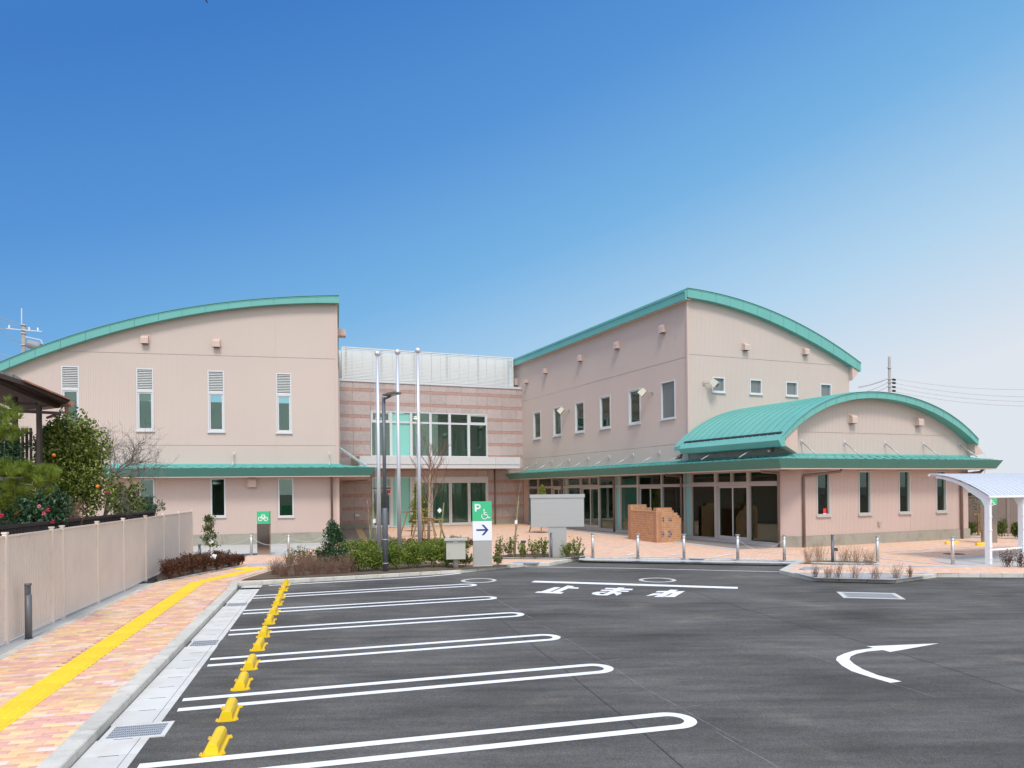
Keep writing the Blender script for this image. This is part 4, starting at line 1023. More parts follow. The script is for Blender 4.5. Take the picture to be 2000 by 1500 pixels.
# barrel front F1 -----------------------------------------------------
uE = F1.U(1890.5)
gt = [(1560, 818), (1580, 800), (1615, 781.7), (1650, 772), (1692, 766), (1737.5, 767), (1772.5, 773), (1807.5, 784.5), (1842.5, 802), (1877.5, 826.5), (1912, 858.5), (1527, 853)]
gb = [(1530, 860), (1560, 831), (1597.5, 803.5), (1632.5, 788.5), (1685, 779), (1737.5, 779.5), (1772.5, 785.5), (1807.5, 797), (1842.5, 815), (1877.5, 840), (1907, 864)]
F1f = F1.shift(.45)
bt = smooth_curve(F1f, gt, 4); bb = smooth_curve(F1f, gb, 4)
ub0, ub1 = F1f.U(1527.5), F1f.U(1912)
wb = [(1594, 1621, 919.5, 1007.5), (1676, 1701, 919.5, 1004.5), (1754.5, 1777.5, 919.5, 1001.5), (1827.5, 1848.5, 919.5, 999)]
rb = [F1.rect(*q) for q in wb]; m0 = sum(r_[2] for r_ in rb)/4; m1 = sum(r_[3] for r_ in rb)/4; rb = [(a, b, m0, m1) for a, b, _, _ in rb]
zj = (F1.Z(1557, 844)+F1.Z(1891, 851.7))/2; zp = (F1.Z(1569, 1046)+F1.Z(1891, 1033))/2
cch = .55
wall('wall', F1, .0, uE, 3.1, lambda u: bb(u)+.12, [], wing, siding, pitch=.075, dep=.008, joints=(zj,))
wall('lower_wall', F1, cch, uE, zp, 3.1, rb, wing, siding_pink, pitch=.075, dep=.008)
for r_ in rb: win(F1, r_, wing, 'plain', fm=silver, fw=.06)
npl = 3
for k in range(npl):
    mb = MB(); a = cch+(uE-cch)*k/npl; b = cch+(uE+.06-cch)*(k+1)/npl; mb.pbox(F1, a+.008, b-.008, -.1, zp-.004, -.25, .045); mb.build('plinth', concrete, wing)
# chamfered corner pier
c1 = Lp.pt(-.54, 0); c2 = F1.pt(cch, 0); CHp = Pl((c1.x, c1.y), (c2.x-c1.x, c2.y-c1.y)); wch = (c2-c1).length
wall('corner_wall', CHp, 0, wch, zp, 3.12, [], wing, siding_pink, pitch=.075, dep=.008)
mb = MB(); mb.prism([CHp.pt(-.02, -.1, .045), CHp.pt(wch+.01, -.1, .045), F1.pt(cch+.01, -.1, -.3), Lp.pt(-.55, -.1, -.3)], (0, 0, zp+.1)); mb.build('plinth', concrete, wing)
arc_roof(F1, bt, bb, ub0, ub1, .42, -t_tall+.02, wing, n=60, panels=20)
# standing seams over the barrel
nseam = 15
for k in range(nseam):
    off = .25-(t_tall+.1)*(k+.5)/nseam*1.0; mb = MB(); pts_ = [F1.pt(ub0+(ub1-ub0)*i/36, bt(ub0+(ub1-ub0)*i/36)+.01, off) for i in range(37)]
    for p, q in zip(pts_, pts_[1:]):
        e = F1.n*.009; mb.hexa([p-e, p+e, q+e, q-e], [p-e+Z3*.04, p+e+Z3*.04, q+e+Z3*.04, q-e+Z3*.04])
    mb.build('standing_seam', teal, wing)
# barrel eave gutter on the left
zE = bt(ub0); mb = MB()
prof = [(ub0-.15, zE-.13), (ub0+.12, zE+.13), (ub0+.16, zE+.10), (ub0+.16, zE-.36), (ub0-.02, zE-.36)]
glen_ = 4.0
while True:
    q = F1.pt(ub0-.02, zE-.34, .46-glen_); xx = q.x/q.y
    if CX+FPX*xx < 1331: break
    glen_ += .02
mb.prism([F1.pt(u, z, .46) for u, z in prof], -F1.n*glen_); mb.build('eave_gutter', teal, wing)
mb = MB(); mb.hexa([F1.pt(ub0+.10, zE+.12, .3), F1.pt(ub0+.17, bt(ub0+.17)+.03, .3), F1.pt(ub0+.17, bt(ub0+.17)+.03, .5-glen_), F1.pt(ub0+.10, zE+.12, .5-glen_)], [F1.pt(ub0+.10, zE+.15, .3), F1.pt(ub0+.17, bt(ub0+.17)+.06, .3), F1.pt(ub0+.17, bt(ub0+.17)+.06, .5-glen_), F1.pt(ub0+.10, zE+.15, .5-glen_)]); mb.build('gutter_gap', black_m, wing)
mb = MB(); mb.pbox(F1, ub0+.15, .02, zE-.36, zE-.30, .46-glen_+.02, .34); mb.build('eave_soffit', mat('pale_teal_soffit', (.40, .56, .52), .6), wing)
mb = MB(); mb.prism([F1.pt(ub0+.2, zE-.3, .0), F1.pt(.03, zE-.62, .0), F1.pt(.03, bb(.02)+.05, .0), F1.pt(ub0+.3, bb(ub0+.3), .0)], F1.n*.38); mb.build('eave_return', siding_dark, wing)
mb = MB(); mb.prism([F1.pt(uE-.03, bb(uE)-.5, .0), F1.pt(uE+.55, bb(uE+.55)-.02, .0), F1.pt(uE-.03, bb(uE)+.1, .0)], F1.n*.36); mb.build('eave_return', siding_dark, wing)
# right side wall and back of barrel
S2 = Pl((F1.pt(uE, 0).x, F1.pt(uE, 0).y), (-F1.n.x, -F1.n.y)); wall('side_wall', S2, 0, 20, 0, 4.6, [], wing, siding, pitch=.094)
# tall right face F2 ---------------------------------------------------
uE2 = F2.U(1660.5)
t2 = [(1346, 562), (1352, 564.7), (1440, 583.5), (1510, 608), (1580, 642.5), (1632.5, 674), (1684, 711)]
b2 = [(1348, 580.5), (1440, 602.5), (1510, 628), (1580, 663), (1650, 706), (1676, 721)]
F2f = F2.shift(.30); tt = smooth_curve(F2f, t2, 3); tb = smooth_curve(F2f, b2, 3)
ww = [(1392.5, 1417.5, 736.5, 767.5), (1466, 1490, 741.5, 770), (1536.5, 1559.5, 745.5, 772.5), (1603.5, 1625.5, 749.5, 776)]
rs = [F2.rect(*q) for q in ww]; m0 = sum(r_[2] for r_ in rs)/4; m1 = sum(r_[3] for r_ in rs)/4; rs = [(a, b, m0, m1) for a, b, _, _ in rs]
zjt = (F2.Z(1352, 694)+F2.Z(1660, 714.5))/2
wall('wall', F2, 0, uE2, 3.5, lambda u: tb(u)+.15, rs, wing, siding, pitch=.075, dep=.008, joints=(zjt,))
for r_ in rs: win(F2, r_, wing, 'plain', gm=frost, fw=.06)
mb = MB(); p = F2.pt(0, 0); mb.box((p.x, p.y, 3.8), F2.u*.05, F2.n*.05, Z3*(zb_L-3.8)); mb.build('corner_trim', siding_dark, wing)
arc_roof(F2, tt, tb, F2f.U(1346.2), F2f.U(1684), .27, -20.5, wing, n=40, panels=13)
mb = MB(); mb.prism([F2.pt(uE2-.03, tb(uE2)-.7, 0), F2.pt(uE2+.45, tb(uE2+.45)-.02, 0), F2.pt(uE2-.03, tb(uE2)+.05, 0)], F2.n*.24); mb.build('eave_return', siding_dark, wing)
S3 = Pl((F2.pt(uE2, 0).x, F2.pt(uE2, 0).y), (-F2.n.x, -F2.n.y)); wall('side_wall', S3, 0, 18, 0, tb(uE2)+.1, [], wing, siding, pitch=.094)
# level fascia along the left face
for k in range(10):
    a = uFar-.3+(uTall+.28-uFar+.3)*k/10; b = uFar-.3+(uTall+.28-uFar+.3)*(k+1)/10
    mb = MB(); mb.pbox(Lp, a+.004, b-.004, zb_L, zt_L-.04, .22, .30); mb.build('fascia_panel', teal, wing)
mb = MB(); mb.pbox(Lp, uFar-.3, uTall+.25, zt_L-.04, zt_L+.01, -.6, .33); mb.build('roof_edge', teal, wing)
mb = MB(); mb.pbox(Lp, uFar-.3, uTall+.25, zb_L+.02, zb_L+.05, -.02, .24); mb.build('eave_soffit', siding_dark, wing)
for x, y, s_ in ((1067.5, 724, .9), (1135.5, 699, .95), (1208, 674, 1), (1297, 642, 1.0)): hood(Lp, x, y, wing, .34*s_, .42*s_)
hood(Lp, 1030.5, 745, wing, .3, .25); hood(Lp, 1010, 746, wing, .3, .5)
for x, y in ((1454, 678), (1571, 687)): hood(F2, x, y, wing, .30, .34)
for x, y in ((1662, 819), (1791, 824)): hood(F1, x, y, wing, .30, .34)
room(Lp, uC+.3, -.9, .15, 3.3, 2.6, wing); room(Lp, uC+.3, uTall-.3, 5.2, 8.3, 5, wing); room(F1, 4.6, uE-.3, .2, 3.3, 3.0, wing, m=mat('pale_room_wall', (.45, .47, .45), .9)); room(F2, .8, uE2-.3, 6.4, 9.0, 4, wing)
cpath = [Lp.pt(uC+.2, 0), A_.copy(), F1.pt(uE, 0), F1.pt(uE, 0)-F1.n*12]; cpath = [Vector((p.x, p.y, 0)) for p in cpath]
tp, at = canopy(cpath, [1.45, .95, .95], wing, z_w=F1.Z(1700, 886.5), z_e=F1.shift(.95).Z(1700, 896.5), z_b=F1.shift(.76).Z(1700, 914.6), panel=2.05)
for x, y in ((1047.6, 908.4), (1078.7, 906), (1112.5, 903), (1150, 899), (1191, 895.7), (1237.5, 890.5), (1289, 886.7), (1347, 882), (1412.5, 877), (1489, 870)): rod(Lp, Lp.U(x), wing, 1.18, 4.22)
for x in (1565, 1649, 1728, 1803, 1874): rod(F1, F1.U(x), wing, .80, 4.22)
for x in (1201, 1333, 1523.5):
    u = Lp.U(x); downpipe(wing, [Lp.pt(u+.05, 3.18, 1.0), Lp.pt(u+.03, 3.06, .95), Lp.pt(u, 3.02, .12), Lp.pt(u, 2.9, .09), Lp.pt(u, PZ, .09)], .05, clips=[Lp.pt(u, z_, .09) for z_ in (.8, 1.8, 2.6)])
u = Lp.U(1099); downpipe(wing, [Lp.pt(u+.05, 3.18, 1.2), Lp.pt(u, 3.02, .12), Lp.pt(u, 2.9, .09), Lp.pt(u, 1.8, .09), Lp.pt(u, PZ, .09)], .05)
u = F1.U(1566); downpipe(wing, [F1.pt(u+1.45, 3.16, .62), F1.pt(u+1.40, 3.04, .58), F1.pt(u, 2.90, .10), F1.pt(u, 2.8, .09), F1.pt(u, PZ, .09)], .055, clips=[F1.pt(u, z_, .09) for z_ in (.7, 1.6, 2.5)])
u = F1.U(1874); downpipe(wing, [F1.pt(u+1.15, 3.16, .3), F1.pt(u+1.1, 3.02, .2), F1.pt(u, 2.92, .10), F1.pt(u, 2.8, .09), F1.pt(u, PZ, .09)], .06, clips=[F1.pt(u, z_, .09) for z_ in (.9, 1.6)])
for x, y in ((1541, 881), (1361, 891)):
    u = Lp.U(x-14); z = zE-.35
    downpipe(wing, [Lp.pt(u, z, .45), Lp.pt(u, 3.95, .45), Lp.pt(u+.02, 3.86, .5), Lp.pt(u+.3, 3.82, .95)], .055)
mb = MB(); u, z = F1.uz(1716, 1023); mb.pbox(F1, u-.06, u+.06, z-.09, z+.09, 0, .07); mb.build('outdoor_socket', steel, wing)
mb = MB(); u, z = F1.uz(1613, 998); mb.pbox(F1, u-.085, u+.085, z-.09, z+.10, -.06, -.055); st = mb.build('window_sticker', red_m, wing)
mb = MB(); mb.pbox(F1, u-.085, u+.085, z-.16, z-.095, -.06, -.055); mb.build('sticker_foot', white_p, st)
# floodlights
def flood(P, x, y, label, flip=1, reach=.55):
    u, z = P.uz(x, y); t = thing('floodlight', label, 'floodlight', 'floodlights on the upper walls', P.pt(u, z, .02))
    mb = MB(); mb.tube([P.pt(u, z, 0), P.pt(u-.22*flip, z+.02, reach*.5)], .02, 6); mb.pbox(P, u-.06, u+.06, z-.1, z+.1, 0, .03); mb.build('arm', steel, t)
    c = P.pt(u-.32*flip, z-.02, reach*.75); d = (P.n*.55-P.u*.45*flip-Z3*.70).normalized(); a = d.cross(Z3).normalized(); b = a.cross(d)
    h = MB(); h.hexa([c-a*.14-b*.12-d*.2, c+a*.14-b*.12-d*.2, c+a*.14+b*.12-d*.2, c-a*.14+b*.12-d*.2], [c-a*.19-b*.16+d*.16, c+a*.19-b*.16+d*.16, c+a*.19+b*.16+d*.16, c-a*.19+b*.16+d*.16]); h.build('housing', cream, t)
    g = MB(); g.box(c+d*.163, a*.12, b*.10, d*.004); g.build('lens', black_m, t)
flood(Lp, 1112, 801, 'cream box floodlight beside the second upper window of the long left face')
flood(Lp, 1275, 765, 'cream box floodlight between the two largest windows of the long left face')
flood(F2, 1374, 749, 'cream box floodlight left of the small square windows', -1)
# counter and stools behind the last pane
mb = MB(); mb.pbox(Lp, Lp.U(1470), -.75, .95, 1.05, -2.3, -1.7); mb.pbox(Lp, Lp.U(1490), Lp.U(1494), .16, .95, -2.1, -2.0); mb.build('counter', mat('counter_wood', (.30, .17, .09), .5), wing)
for x in (1478, 1500, 1512):
    u = Lp.U(x); s = MB(); s.tube([Lp.pt(u-.15, .16, -1.6), Lp.pt(u-.13, .75, -1.6), Lp.pt(u+.13, .75, -1.6), Lp.pt(u+.15, .16, -1.6)], .015, 6); s.build('stool', steel, wing)
for x, w__ in ((1365, .5), (1300, .6), (1225, .5), (1500, .8)):
    mb = MB(); u = Lp.U(x); mb.pbox(Lp, u-w__, u, .16, 3.0, -2.2, -2.0); mb.build('partition', MT['pale_green_wall'], wing)
# ================================================================ FURNITURE
galv = MT['galvanised_steel']
# wheel stops --------------------------------------------------------
def wheel_stop_meshes():
    L_, hw, hh = .58, .075, .115
    prof = [(-.064, 0), (-.060, .072), (-.044, .102), (-.022, hh), (.022, hh), (.044, .102), (.060, .072), (.064, 0)]
    b = MB(); n = len(prof)
    e = lambda y, k: [(x*k, y, z*(1 if k > .99 else .96)) for x, z in prof]
    r = [b.vs(e(0, .93)), b.vs(e(.02, 1)), b.vs(e(L_-.02, 1)), b.vs(e(L_, .93))]
    for i in range(3):
        for k in range(n-1): b.f.append((r[i]+k, r[i]+k+1, r[i+1]+k+1, r[i+1]+k)); b.m.append(0)
    b.f.append(tuple(r[0]+k for k in range(n))); b.f.append(tuple(r[3]+k for k in reversed(range(n)))); b.m += [0, 0]
    body = b
    fl = []
    for sx in (-1, 1):
        f = MB(); f.hexa([(sx*.05, .0, 0), (sx*.095, .01, 0), (sx*.095, .57, 0), (sx*.05, .58, 0)], [(sx*.05, .0, .02), (sx*.09, .01, .014), (sx*.09, .57, .014), (sx*.05, .58, .02)])
        for y in (.05, .53):
            f.lathe((sx*.10, y, 0), [(.020, 0), (.018, .016)], 10); f.lathe((sx*.10, y, .018), [(.012, 0), (.010, .01)], 8)
        fl.append(f)
    rf = MB()
    for y0 in (.06, .44):
        for sx in (1, -1):
            rf.hexa([(sx*.0625, y0, .052), (sx*.0625, y0+.08, .052), (sx*.052, y0+.08, .077), (sx*.052, y0, .077)], [(sx*.0655, y0, .054), (sx*.0655, y0+.08, .054), (sx*.055, y0+.08, .079), (sx*.055, y0, .079)])
    return body, fl, rf
body, fl, rf = wheel_stop_meshes()
WS = thing('wheel_stop', 'x', 'wheel stop', 'yellow wheel stops in a row across the parking bays')
body.build('body', yellow_p, WS, smooth=False)
for f in fl: f.build('flange', yellow_p, WS)
rf.build('reflector', mat('reflector', (.75, .30, .22), .3), WS)
n0 = 7.06; first = True
ords = ['second', 'third', 'fourth', 'fifth', 'sixth', 'seventh', 'eighth', 'ninth', 'tenth', 'eleventh', 'twelfth']
ystart = [7.02+2.31*b+d for b in range(6) for d in (0, 1.06)]
ys = [4.71+1.06]+ystart
rotw = math.atan2(.242, .97)
for k, y in enumerate(ys):
    o = WS if k == 0 else dup(WS)
    x = -2.88-(y-7.06)*.2500
    o.location = (x, y, .0); o.rotation_euler = (0, 0, rotw+R.uniform(-.02, .02))
    o['label'] = ['yellow wheel stop cut off by the bottom edge of the picture', 'yellow wheel stop nearest the camera that shows whole'][k] if k < 2 else 'yellow wheel stop, %s along the row counting the nearest whole one as first' % ords[k-2]
for x, y, lb in ((1861, 1063, 'left yellow block on the plaza pavers by the wing plinth'), (1921, 1065.5, 'right yellow block on the plaza pavers beside the white canopy post')):
    o = dup(WS, G(x-14, y, PZ), -math.pi/2+.25, lb, 'yellow blocks on the plaza')
# bollards and chains --------------------------------------------------
BO = thing('bollard', 'x', 'bollard', 'steel bollards carrying chains')
b = MB(); b.lathe((0, 0, 0), [(.048, 0), (.048, .82)], 18); b.build('post', polished, BO, smooth=True)
b = MB(); b.lathe((0, 0, .80), [(.05, 0), (.075, .03), (.075, .042), (.0, .046)], 18); b.build('cap', polished, BO)
b = MB(); b.lathe((0, 0, .70), [(.054, 0), (.054, .03)], 16); b.lathe((0, 0, .14), [(.053, 0), (.053, .02)], 16); b.build('collar', steel, BO)
b = MB(); b.lathe((0, 0, .0), [(.08, 0), (.08, .012), (.05, .014)], 18); b.build('foot_plate', polished, BO)
bl = [((491, 1085), 'steel bollard left of the bicycle sign pillar'), ((564, 1085.5), 'steel bollard right of the bicycle sign pillar'), ((639, 1079), 'steel bollard partly hidden behind the dark green sapling'),
      ((1158, 1089), 'steel bollard beside the leafy shrub, first of the row along the plaza edge'), ((1246, 1091), 'steel bollard in front of the brick wall left part'), ((1336, 1092.5), 'steel bollard at the right end of the brick wall'),
      ((1441, 1094.5), 'steel bollard in front of the open sliding door of the wing'), ((1532, 1096), 'steel bollard in front of the wing corner'), ((1714, 1100), 'steel bollard at the right end of the twiggy bed'), ((1861, 1102.5), 'steel bollard left of the white canopy post')]
bp_ = []
for k, ((x, y), lb) in enumerate(bl):
    p = G(x, y, PZ); bp_.append(p); o = BO if k == 0 else dup(BO); o.location = p; o['label'] = lb
def chain(a, b, sag, label):
    t = thing('chain', label, 'chain', 'chains hanging between bollards', a)
    d = (b-a).normalized(); pts = []; n = 64
    for k in range(n+1):
        s = k/n; p = a.lerp(b, s)+d*(.05 if k == 0 else -.05 if k == n else 0); pts.append(p+Z3*(.70-sag*(1-(2*s-1)**2)))
    mb = MB()
    for k in range(n):
        p, q = pts[k], pts[k+1]; dd = (q-p); side = (Vector((-d.y, d.x, 0)) if k % 2 else Z3)*.010
        c = (p+q)/2; e = dd*.62
        mb.tube([c-e, c-e*.6+side, c+e*.6+side, c+e], .0035, 4); mb.tube([c-e, c-e*.6-side, c+e*.6-side, c+e], .0035, 4)
    mb.build('links', galv, t)
far_l = G(392, 1083, PZ)
chain(far_l, bp_[0], .30, 'chain running left from the bicycle sign into the red brown shrubs'); chain(bp_[0], bp_[1], .30, 'chain passing behind the bicycle sign pillar'); chain(bp_[1], bp_[2], .22, 'chain between the bicycle sign and the green sapling')
chain(bp_[3], bp_[4], .34, 'chain from the leafy shrub bollard to the brick wall'); chain(bp_[4], bp_[5], .34, 'chain hanging in front of the brick tile wall'); chain(bp_[6], bp_[7], .34, 'chain in front of the rightmost glass pane of the wing'); chain(bp_[8], bp_[9], .34, 'chain above the plaza pavers before the wing plinth')
# sign pillars ---------------------------------------------------------
def stroke(mb, P, pts, w_, off, th=.003):
    for i in range(len(pts)-1):
        (a, b), (c, d) = pts[i], pts[i+1]; L_ = math.hypot(c-a, d-b); nx, nz = -(d-b)/L_*w_/2, (c-a)/L_*w_/2
        q = [(a+nx, b+nz), (a-nx, b-nz), (c-nx, d-nz), (c+nx, d+nz)]
        mb.prism([P.pt(u, z, off) for u, z in q], P.n*th)
def arc(mb, P, cu, cz, r, w_, a0, a1, off, n=20):
    pts = [(cu+r*math.cos(math.radians(a0+(a1-a0)*k/n)), cz+r*math.sin(math.radians(a0+(a1-a0)*k/n))) for k in range(n+1)]
    stroke(mb, P, pts, w_, off)
def disc(mb, P, cu, cz, r, off): mb.prism([P.pt(cu+r*math.cos(k*math.pi/8), cz+r*math.sin(k*math.pi/8), off) for k in range(16)], P.n*.003)
def pillar(name, P, w_, h_, th, secs, label, icon):
    t = thing(name, label, 'sign pillar', 'green topped steel sign pillars', P.pt(w_/2, PZ))
    z = PZ+h_
    for i, (nm, hh, m) in enumerate(secs):
        mb = MB(); s = .012 if m is steel else 0; mb.pbox(P, s, w_-s, z-hh+.006, z-.0, -th+s, 0-s); mb.build(nm, m, t); z -= hh
    icon(t, P, w_, PZ+h_)
    mb = MB(); mb.pbox(P, -.01, w_+.01, PZ, PZ+.03, -th-.01, .01); mb.build('base_plate', apron_m, t)
    return t
def wheelchair(mb, P, u, z, s, off=.001):       # u,z lower left corner, s size
    f = lambda a, b: (u+a*s, z+b*s)
    disc(mb, P, u+.34*s, z+.93*s, .075*s, off)
    stroke(mb, P, [f(.33, .84), f(.36, .46), f(.66, .46), f(.80, .13), f(.96, .18)], .075*s, off)
    stroke(mb, P, [f(.36, .66), f(.62, .66)], .06*s, off)
    arc(mb, P, *f(.40, .32), .29*s, .07*s, 140, 385, off)
def letterP(mb, P, u, z, h_, off=.001):
    w_ = h_*.24
    stroke(mb, P, [(u+w_/2, z), (u+w_/2, z+h_)], w_, off)
    stroke(mb, P, [(u+w_, z+h_-w_*.4), (u+h_*.46, z+h_-w_*.4)], w_*.8, off+.0005); stroke(mb, P, [(u+w_, z+h_*.40), (u+h_*.46, z+h_*.40)], w_*.8, off+.0005)
    arc(mb, P, u+h_*.46, z+h_*.645, h_*.245, w_*.9, -90, 90, off+.001, 10)
def icon_park(t, P, w_, top):
    mb = MB(); letterP(mb, P, w_*.12, top-w_*.52, w_*.39); mb.build('letter_p', white_p, t)
    mb = MB(); wheelchair(mb, P, w_*.42, top-w_*.93, w_*.52); mb.build('wheelchair_symbol', white_p, t)
    if top > 2.0 and P is P1:
        mb = MB(); zc = top-w_*1.48; stroke(mb, P, [(w_*.19, zc), (w_*.72, zc)], w_*.09, .001)
        for s in (1, -1): mb.prism([P.pt(w_*a, zc+s*w_*b, .0015) for a, b in ((.82, 0), (.70, 0), (.46, .27), (.58, .27))], P.n*.003)
        mb.build('arrow_symbol', navy, t)
def icon_bike(t, P, w_, top):
    mb = MB(); s = w_*.80; u, z = w_*.08, top-w_*.80; f = lambda a, b: (u+a*s, z+b*s)
    arc(mb, P, *f(.24, .24), .19*s, .07*s, 0, 360, .001); arc(mb, P, *f(.79, .24), .19*s, .07*s, 0, 360, .001)
    stroke(mb, P, [f(.24, .24), f(.36, .56), f(.70, .56), f(.52, .24), f(.36, .52)], .055*s, .0015)
    stroke(mb, P, [f(.79, .24), f(.64, .66), f(.74, .66)], .05*s, .002); stroke(mb, P, [f(.79, .24), f(.52, .24)], .05*s, .002)
    stroke(mb, P, [f(.36, .5), f(.42, .70), f(.58, .70)], .05*s, .0025)
    mb.build('bicycle_symbol', white_p, t)
p = G(924, 1107.5, PZ); P1 = Pl((p.x, p.y), (1, .12)); w_ = (G(961.5, 1106.5, PZ)-p).length; q = (p.y/FPX)
pillar('parking_sign', P1, w_, (1107-979)*q, .16, [('green_panel', 38.5*q, green_sign), ('white_panel', 38.7*q, white_p), ('steel_base', 50.8*q, steel)], 'sign pillar with white P, wheelchair and blue arrow beside the beige cabinet', icon_park)
p = G(502.5, 1085, PZ); P2 = Pl((p.x, p.y), (1, .05)); q = p.y/FPX; w_ = 24*q
pillar('bicycle_sign', P2, w_, 86*q, .16, [('green_panel', 24.3*q, green_sign), ('steel_base', 61.5*q, mirror_s)], 'sign pillar with white bicycle on green in front of the left hall', icon_bike)
p = G(1921, 1061.8, PZ); P3 = Pl((p.x, p.y), (1, .05)); q = p.y/FPX; w_ = 28*q
pillar('parking_sign', P3, w_, 100*q, .16, [('green_panel', 24*q, green_sign), ('steel_base', 75.8*q, mirror_s)], 'green topped sign pillar half hidden behind the white cycle canopy', icon_park)
# notice board ---------------------------------------------------------
p = G(1072, 1089, PZ); PB = Pl((p.x, p.y), (1, -.04)); q = p.y/FPX
t = thing('notice_board', 'large blank brushed steel display box on a steel post behind the shrubs', 'notice board', None, PB.pt(.3, PZ))
ub, zb_ = PB.uz(1035.3, 1029.5); ue, ze = PB.uz(1142, 965)
mb = MB(); mb.pbox(PB, ub+.03, ue-.03, zb_, ze-.1, -.38, 0); mb.build('display_box', steel, t)
mb = MB(); mb.pbox(PB, ub, ue, ze-.12, ze, -.42, .03); mb.build('cap', steel, t)
mb = MB(); mb.pbox(PB, 0, .62, PZ, zb_, -.26, -.03); mb.build('post', steel, t)
# control cabinet -------------------------------------------------------
p = G(889, 1111.5, PZ); PC = Pl((p.x, p.y+.12), (1, .03)); q = p.y/FPX
t = thing('control_cabinet', 'small beige metal cabinet on a round post in front of the shrubs', 'cabinet', None, p)
mb = MB(); mb.lathe((p.x, p.y+.25, PZ), [(.085, 0), (.085, .45)], 20); mb.build('post', box_m, t, smooth=True)
PC = Pl((p.x, p.y), (1, .06)); a, z0 = PC.uz(871.5, 1093.2); b_, z1 = PC.uz(909, 1055.5)
mb = MB(); mb.pbox(PC, a, b_, z0, z1, -.42, -.012); mb.build('case', box_m, t)
mb = MB(); mb.pbox(PC, a+.015, b_-.015, z0+.012, z1-.01, -.012, .006); dr = mb.build('door', box_m, t)
mb = MB(); mb.lathe(PC.pt(a+.09, z0+.22, .01), [(.022, 0), (.022, .01)], 10); mb.pbox(PC, a+.08, a+.1, z0+.12, z0+.24, .007, .03); mb.build('handle', galv, dr)
mb = MB(); mb.pbox(PC, a+.22, a+.36, z1-.06, z1-.03, .006, .009); mb.build('label_plate', white_p, dr)
mb = MB(); mb.pbox(PC, a-.05, b_+.06, z1, z1+.05, -.5, .07); mb.build('lid', box_m, t)
for u in (a+.06, b_-.07):
    mb = MB(); mb.tube([PC.pt(u+.03*math.cos(k*math.pi/6), z1+.085+.03*math.sin(k*math.pi/6), -.2) for k in range(13)], .008, 6); mb.build('lifting_eye', white_al, t)
# flag poles --------------------------------------------------------------
for x, yb, yt, lb in ((741.3, 1085, 689.5, 'left one of the three silver flagpoles with ball tops'), (780.5, 1085, 686.5, 'middle one of the three silver flagpoles with ball tops'), (820.3, 1085, 683.5, 'right one of the three silver flagpoles with ball tops')):
    p = G(x, yb, PZ+.02); hh = H+ray(x, yt)[1]*p.y
    t = thing('flagpole', lb, 'flagpole', 'three flagpoles in the planting bed', p); k = p.y/FPX
    mb = MB(); mb.tube([p, Vector((p.x, p.y, hh*.45)), Vector((p.x, p.y, hh-.15))], [4.1*k, 3.6*k, 2.9*k], 20); mb.build('pole', alu_pole, t, smooth=True)
    r = 5.9*k; mb = MB(); mb.lathe((p.x, p.y, hh-.02), [(r*math.sin(math.pi*i/12)+.001, -r*math.cos(math.pi*i/12)) for i in range(13)], 24); mb.build('ball', alu_pole, t, smooth=True)
    zr_ = hh-2.2-.3*R.random(); mb = MB(); mb.tube([(p.x-.1, p.y-.05, zr_), (p.x+.22, p.y-.05, zr_)], .012, 6); mb.build('rope_cleat', white_al, t)
    mb = MB(); mb.tube([(p.x-.095, p.y-.06, .9), (p.x-.09, p.y-.06, hh-.3)], .005, 4); mb.build('rope', white_al, t)
# street lamp -----------------------------------------------------------
p = G(753, 1117, PZ); k = p.y/FPX; zl = H+ray(752, 992)[1]*p.y; zt_ = H+ray(752, 776)[1]*p.y
t = thing('street_lamp', 'dark grey street lamp with flat square head between the flagpoles', 'street lamp', None, p)
mb = MB(); mb.tube([p, Vector((p.x, p.y, zl-.04)), Vector((p.x, p.y, zl))], [5.5*k, 5.5*k, 3.6*k], 20); mb.build('lower_pole', grey_paint, t, smooth=True)
mb = MB(); mb.tube([Vector((p.x, p.y, zl-.02)), Vector((p.x, p.y, zt_))], 3.5*k, 18); mb.build('upper_pole', grey_paint, t, smooth=True)
mb = MB(); mb.lathe((p.x, p.y, 1.05), [(5.9*k, 0), (5.9*k, .02)], 18); mb.lathe((p.x, p.y, .35), [(5.9*k, 0), (5.9*k, .02)], 18); mb.build('strap', galv, t)
c = Vector((p.x+.05, p.y, zt_)); mb = MB(); mb.tube([c+Vector((-.05, 0, -.06)), c+Vector((.18, -.1, .02))], .03, 8); mb.build('arm', grey_paint, t)
d = Vector((.86, -.5, .10)).normalized(); s = Vector((.5, .86, 0)).normalized(); n_ = d.cross(s); n_ = n_ if n_.z > 0 else -n_
h0 = c+Vector((.05, -.05, .03)); mb = MB(); mb.box(h0+d*.20, d*.23, s*.16, n_*.05); hd = mb.build('lamp_head', grey_paint, t)
mb = MB(); mb.box(h0+d*.21-n_*.006, d*.16, s*.12, n_*.005); mb.build('lamp_glass', mat('lamp_glass', (.35, .35, .28), .3), hd)
